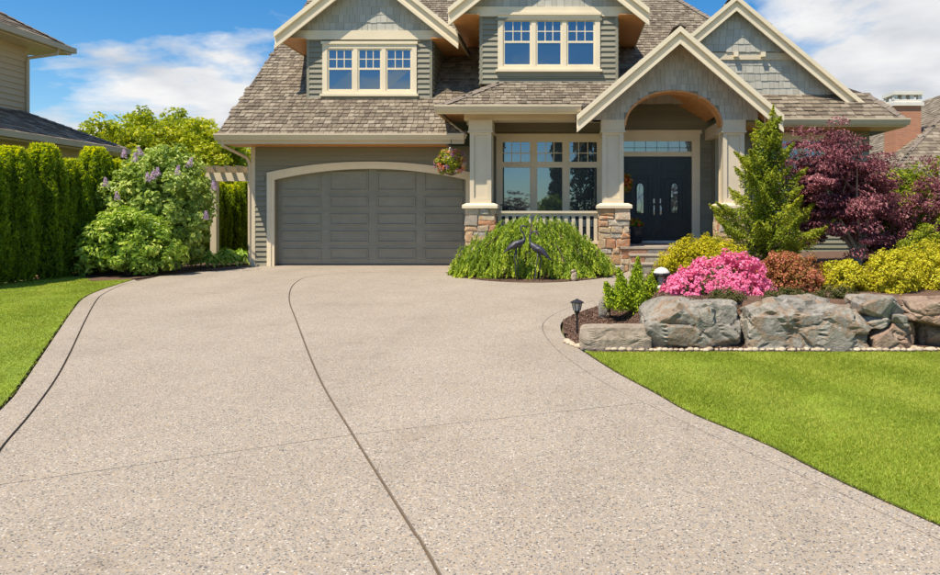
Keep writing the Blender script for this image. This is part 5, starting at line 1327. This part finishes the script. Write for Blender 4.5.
# hinoki cypress: tiers of fans
def hinoki():
    rng = np.random.default_rng(600); x, y = WX(766,12.2), 12.2; z = bz(x,y); H = WZ(112,12.2)-z
    t = tag(empty('hinoki_cypress', (x,y,z)), 'irregular upright green cypress in front of the right porch pier', 'conifer')
    MB().tube([(x,y,z-.05),(x+.03,y,z+H*.5),(x-.02,y,z+H*.97)], [.07,.04,.008], 8).build('trunk', BARK, t)
    lb = MB(); Ps = []; Us = []; Rn = []
    def plume(b0, d, ln, w, n):
        b0 = np.array(b0); d = np.array(d)/np.linalg.norm(d); tt = rng.uniform(0,1,n)**.8
        o = rng.normal(size=(n,3)); o -= d*(o@d)[:,None]; o = unit(o); o[:,2] *= .6
        r_ = w*np.sin(np.pi*np.clip(tt,.02,.98)**.75)*rng.uniform(.3,1,n)*(1+.3*np.sin(tt*22+rng.uniform(0,6)))
        Ps.append(b0 + d*(tt*ln)[:,None] + o*r_[:,None] + np.array([0,0,.25*ln])*(tt**2)[:,None]); Us.append(d*.8 + o*.8 + rng.normal(size=(n,3))*.3)
        Rn.append(rng.uniform(0,.55,n) + .25*tt + rng.uniform(0,.25))
        lb.tube([tuple(b0), tuple(b0+d*ln*.5+np.array([0,0,.06*ln])), tuple(b0+d*ln*.9+np.array([0,0,.2*ln]))], [.016,.010,.003], 4)
    lean = lambda f: x + .10*f*f - .03
    M_ = 46
    for k in range(M_):
        f = (k+rng.uniform(0,.8))/M_; a = k*2.4+rng.normal()*.35
        ln = (.24+1.02*(1-f)**1.05)*rng.uniform(.62,1.12); w = .11+.15*(1-f)**.7
        z0 = z+.06+f*(H-.30)
        plume((lean(f),y,z0), (math.cos(a), .9*math.sin(a), rng.uniform(.05,.4)+.5*f), ln, w, int(170+1000*ln*w*4))
    plume((lean(1),y,z+H-.5), (.12,0,1), .5, .10, 420)
    P = np.vstack(Ps); U_ = np.vstack(Us); rn = np.concatenate(Rn); n = len(P)
    leaves('foliage', rng, P, rng.normal(size=(n,3))*.5+np.array([0,-.25,.9]), .055, .024, HINOKI, t, U=U_, rnd=rn)
    lb.build('limb', BARK, t)
hinoki()

def maple(label, x, y, zb, c, rad, seed, k, per, trunk=True, group='purple maples'):
    rng = np.random.default_rng(seed); t = tag(empty('purple_maple', (x,y,zb)), label, 'tree', group)
    cents, d = mound(rng, c, rad, k, .15, -.80, (.30,1.0)); kp = (cents[:,2] > c[2]-.35*rad[2]) | (np.hypot(cents[:,0]-c[0],cents[:,1]-c[1]) > .27*rad[0]); cents = cents[kp]; d = d[kp]
    cents[:,2] -= .10*((cents[:,0]-c[0])**2+(cents[:,1]-c[1])**2)/(rad[0]**2)*rad[2]
    rads = .20*rng.uniform(.6,1.35,len(cents)); P, dd, idx = clump_points(rng, cents, rads, per, .42)
    o_ = P-np.array(c); o_[:,2] = 0; o_ = unit(o_)
    U = o_*.8+np.array([0,0,-.55])+rng.normal(size=P.shape)*.5
    nrm = np.array([0,0,1.0])+o_*.45+rng.normal(size=P.shape)*.45
    leaves('crown', rng, P, nrm, .072, .030, MAPLE, t, U=U, rnd=rng.uniform(0,.65,len(P))+rng.uniform(0,.35,len(cents))[idx])
    tk = MB(); lm = MB(); m = 7
    for i in range(m):
        a = i*6.283/m+.4; e1 = (x+.12*math.cos(a), y+.12*math.sin(a), zb+.35); e2 = (x+.35*rad[0]*math.cos(a)+(c[0]-x)*.5, y+.35*rad[1]*math.sin(a), c[2]-.25*rad[2]); e3 = (c[0]+.72*rad[0]*math.cos(a), c[1]+.72*rad[1]*math.sin(a), c[2]+.35*rad[2])
        tk.tube([(x+.03*math.cos(a),y+.03*math.sin(a),zb-.05), e1, e2], [.045,.035,.024], 7)
        lm.tube([e2, tuple((np.array(e2)+np.array(e3))/2+np.array([0,0,.08])), e3], [.024,.014,.004], 5)
        for j in range(4):
            e = cents[rng.integers(len(cents))]; lm.tube([e2, tuple((np.array(e2)*.5+e*.5)+np.array([0,0,.06])), tuple(e)], [.015,.009,.003], 4)
    tk.build('trunk', BARKL, t); lm.build('limb', BARKL, t)
mx_, my_ = WX(857,12.7), 12.7
maple('dense purple Japanese maple with pale forked trunk right of the cypress', mx_, my_, bz(mx_,my_), (WX(833,12.7),12.7,1.66), (1.14,1.0,1.30), 700, 430, 84)
mx2 = WX(955,14.0)
maple('thin purple maple with open branches at the right photo edge', mx2, 14.0, bz(mx2,14), (WX(935,14.0),14.0,1.9), (1.0,.8,.75), 701, 60, 40)
for i, (px_, D_, rr, lb) in enumerate(((898,13.7,(.72,.6,1.05),'leafy green shrub just right of the purple maple'),(945,15.6,(1.2,.9,1.3),'leafy yellow-green shrub behind the thin maple at the right edge'),(1005,15.5,(1.3,.9,1.3),'leafy green shrub beyond the right photo edge'))):
    x_ = WX(px_,D_); shrub('green_shrub', lb, 'shrub', (x_,D_,bz(x_,D_)-.05), rr, GREENS, 720+i, k=230, per=38, Lf=.09, Wf=.05, cr=.17, lump=.25, low=-.5, zc=.75, group='green shrubs at the right')

# trees beyond the hedge
for i, (px_, py_, D_, rw_, lb) in enumerate(((118,121,31,1.7,'yellow-green tree behind the end of the neighbour roof'),(150,113,33,2.0,'tallest yellow-green tree behind the lilac'),(183,112,36,1.9,'yellow-green tree with feathery top behind the lilac'),(212,128,33,1.7,'yellow-green tree just left of the garage eave'),(243,140,35,1.9,'yellow-green tree seen between pergola and garage eave'))):
    x_ = WX(px_,D_); zt = WZ(py_,D_); tree('broadleaf_tree', lb, 'tree', (x_,D_,0), zt, (x_,D_,zt-1.75), (rw_,rw_,1.9), TREEG, 800+i, k=150, per=46, Lf=.22, Wf=.12, cr=.42, group='trees beyond the hedge', tr=.15, limbs=12)

# across the street, seen mirrored in the porch window
def street_conifer(label, x, y, h, r, seed):
    rng = np.random.default_rng(seed); t = tag(empty('street_conifer', (x,y,-.3)), label, 'conifer', 'trees mirrored in the porch window'); n = 5200
    f = rng.uniform(0.02,1,n); a = rng.uniform(0,6.28,n); rr = r*(1-f)**.8*rng.uniform(.3,1,n)*(1+.25*np.sin(f*40)); P = np.column_stack([x+rr*np.cos(a), y+rr*np.sin(a), -.3+.5+f*(h-.5)-rr*.25])
    leaves('foliage', rng, P, rng.normal(size=(n,3))+np.array([0,0,.5]), .34, .12, DARKG, t, U=np.column_stack([np.cos(a),np.sin(a),-1.2+0*a]))
    MB().tube([(x,y,-.4),(x,y,h*.9)], [.18,.03], 8).build('trunk', BARK, t)
street_conifer('dark weeping conifer across the street, mirrored in the middle porch window', -.35, -10, 9, 1.1, 901)
street_conifer('broad dark conifer across the street, mirrored in the right porch window', 1.9, -11, 10, 1.9, 902)
maple('purple maple across the street, mirrored in the left porch window', -2.9, -9.5, -.3, (-2.9,-9.5,1.9), (1.3,1.2,1.4), 903, 110, 60, group='trees mirrored in the porch window')
shrub('street_shrub', 'green rounded shrub across the street, mirrored in the middle porch window', 'shrub', (-.6,-8.6,-.3), (1.3,1.0,1.9), GREENS, 904, k=160, per=40, Lf=.16, Wf=.09, cr=.28, low=-.5, zc=1.2, group='trees mirrored in the porch window')
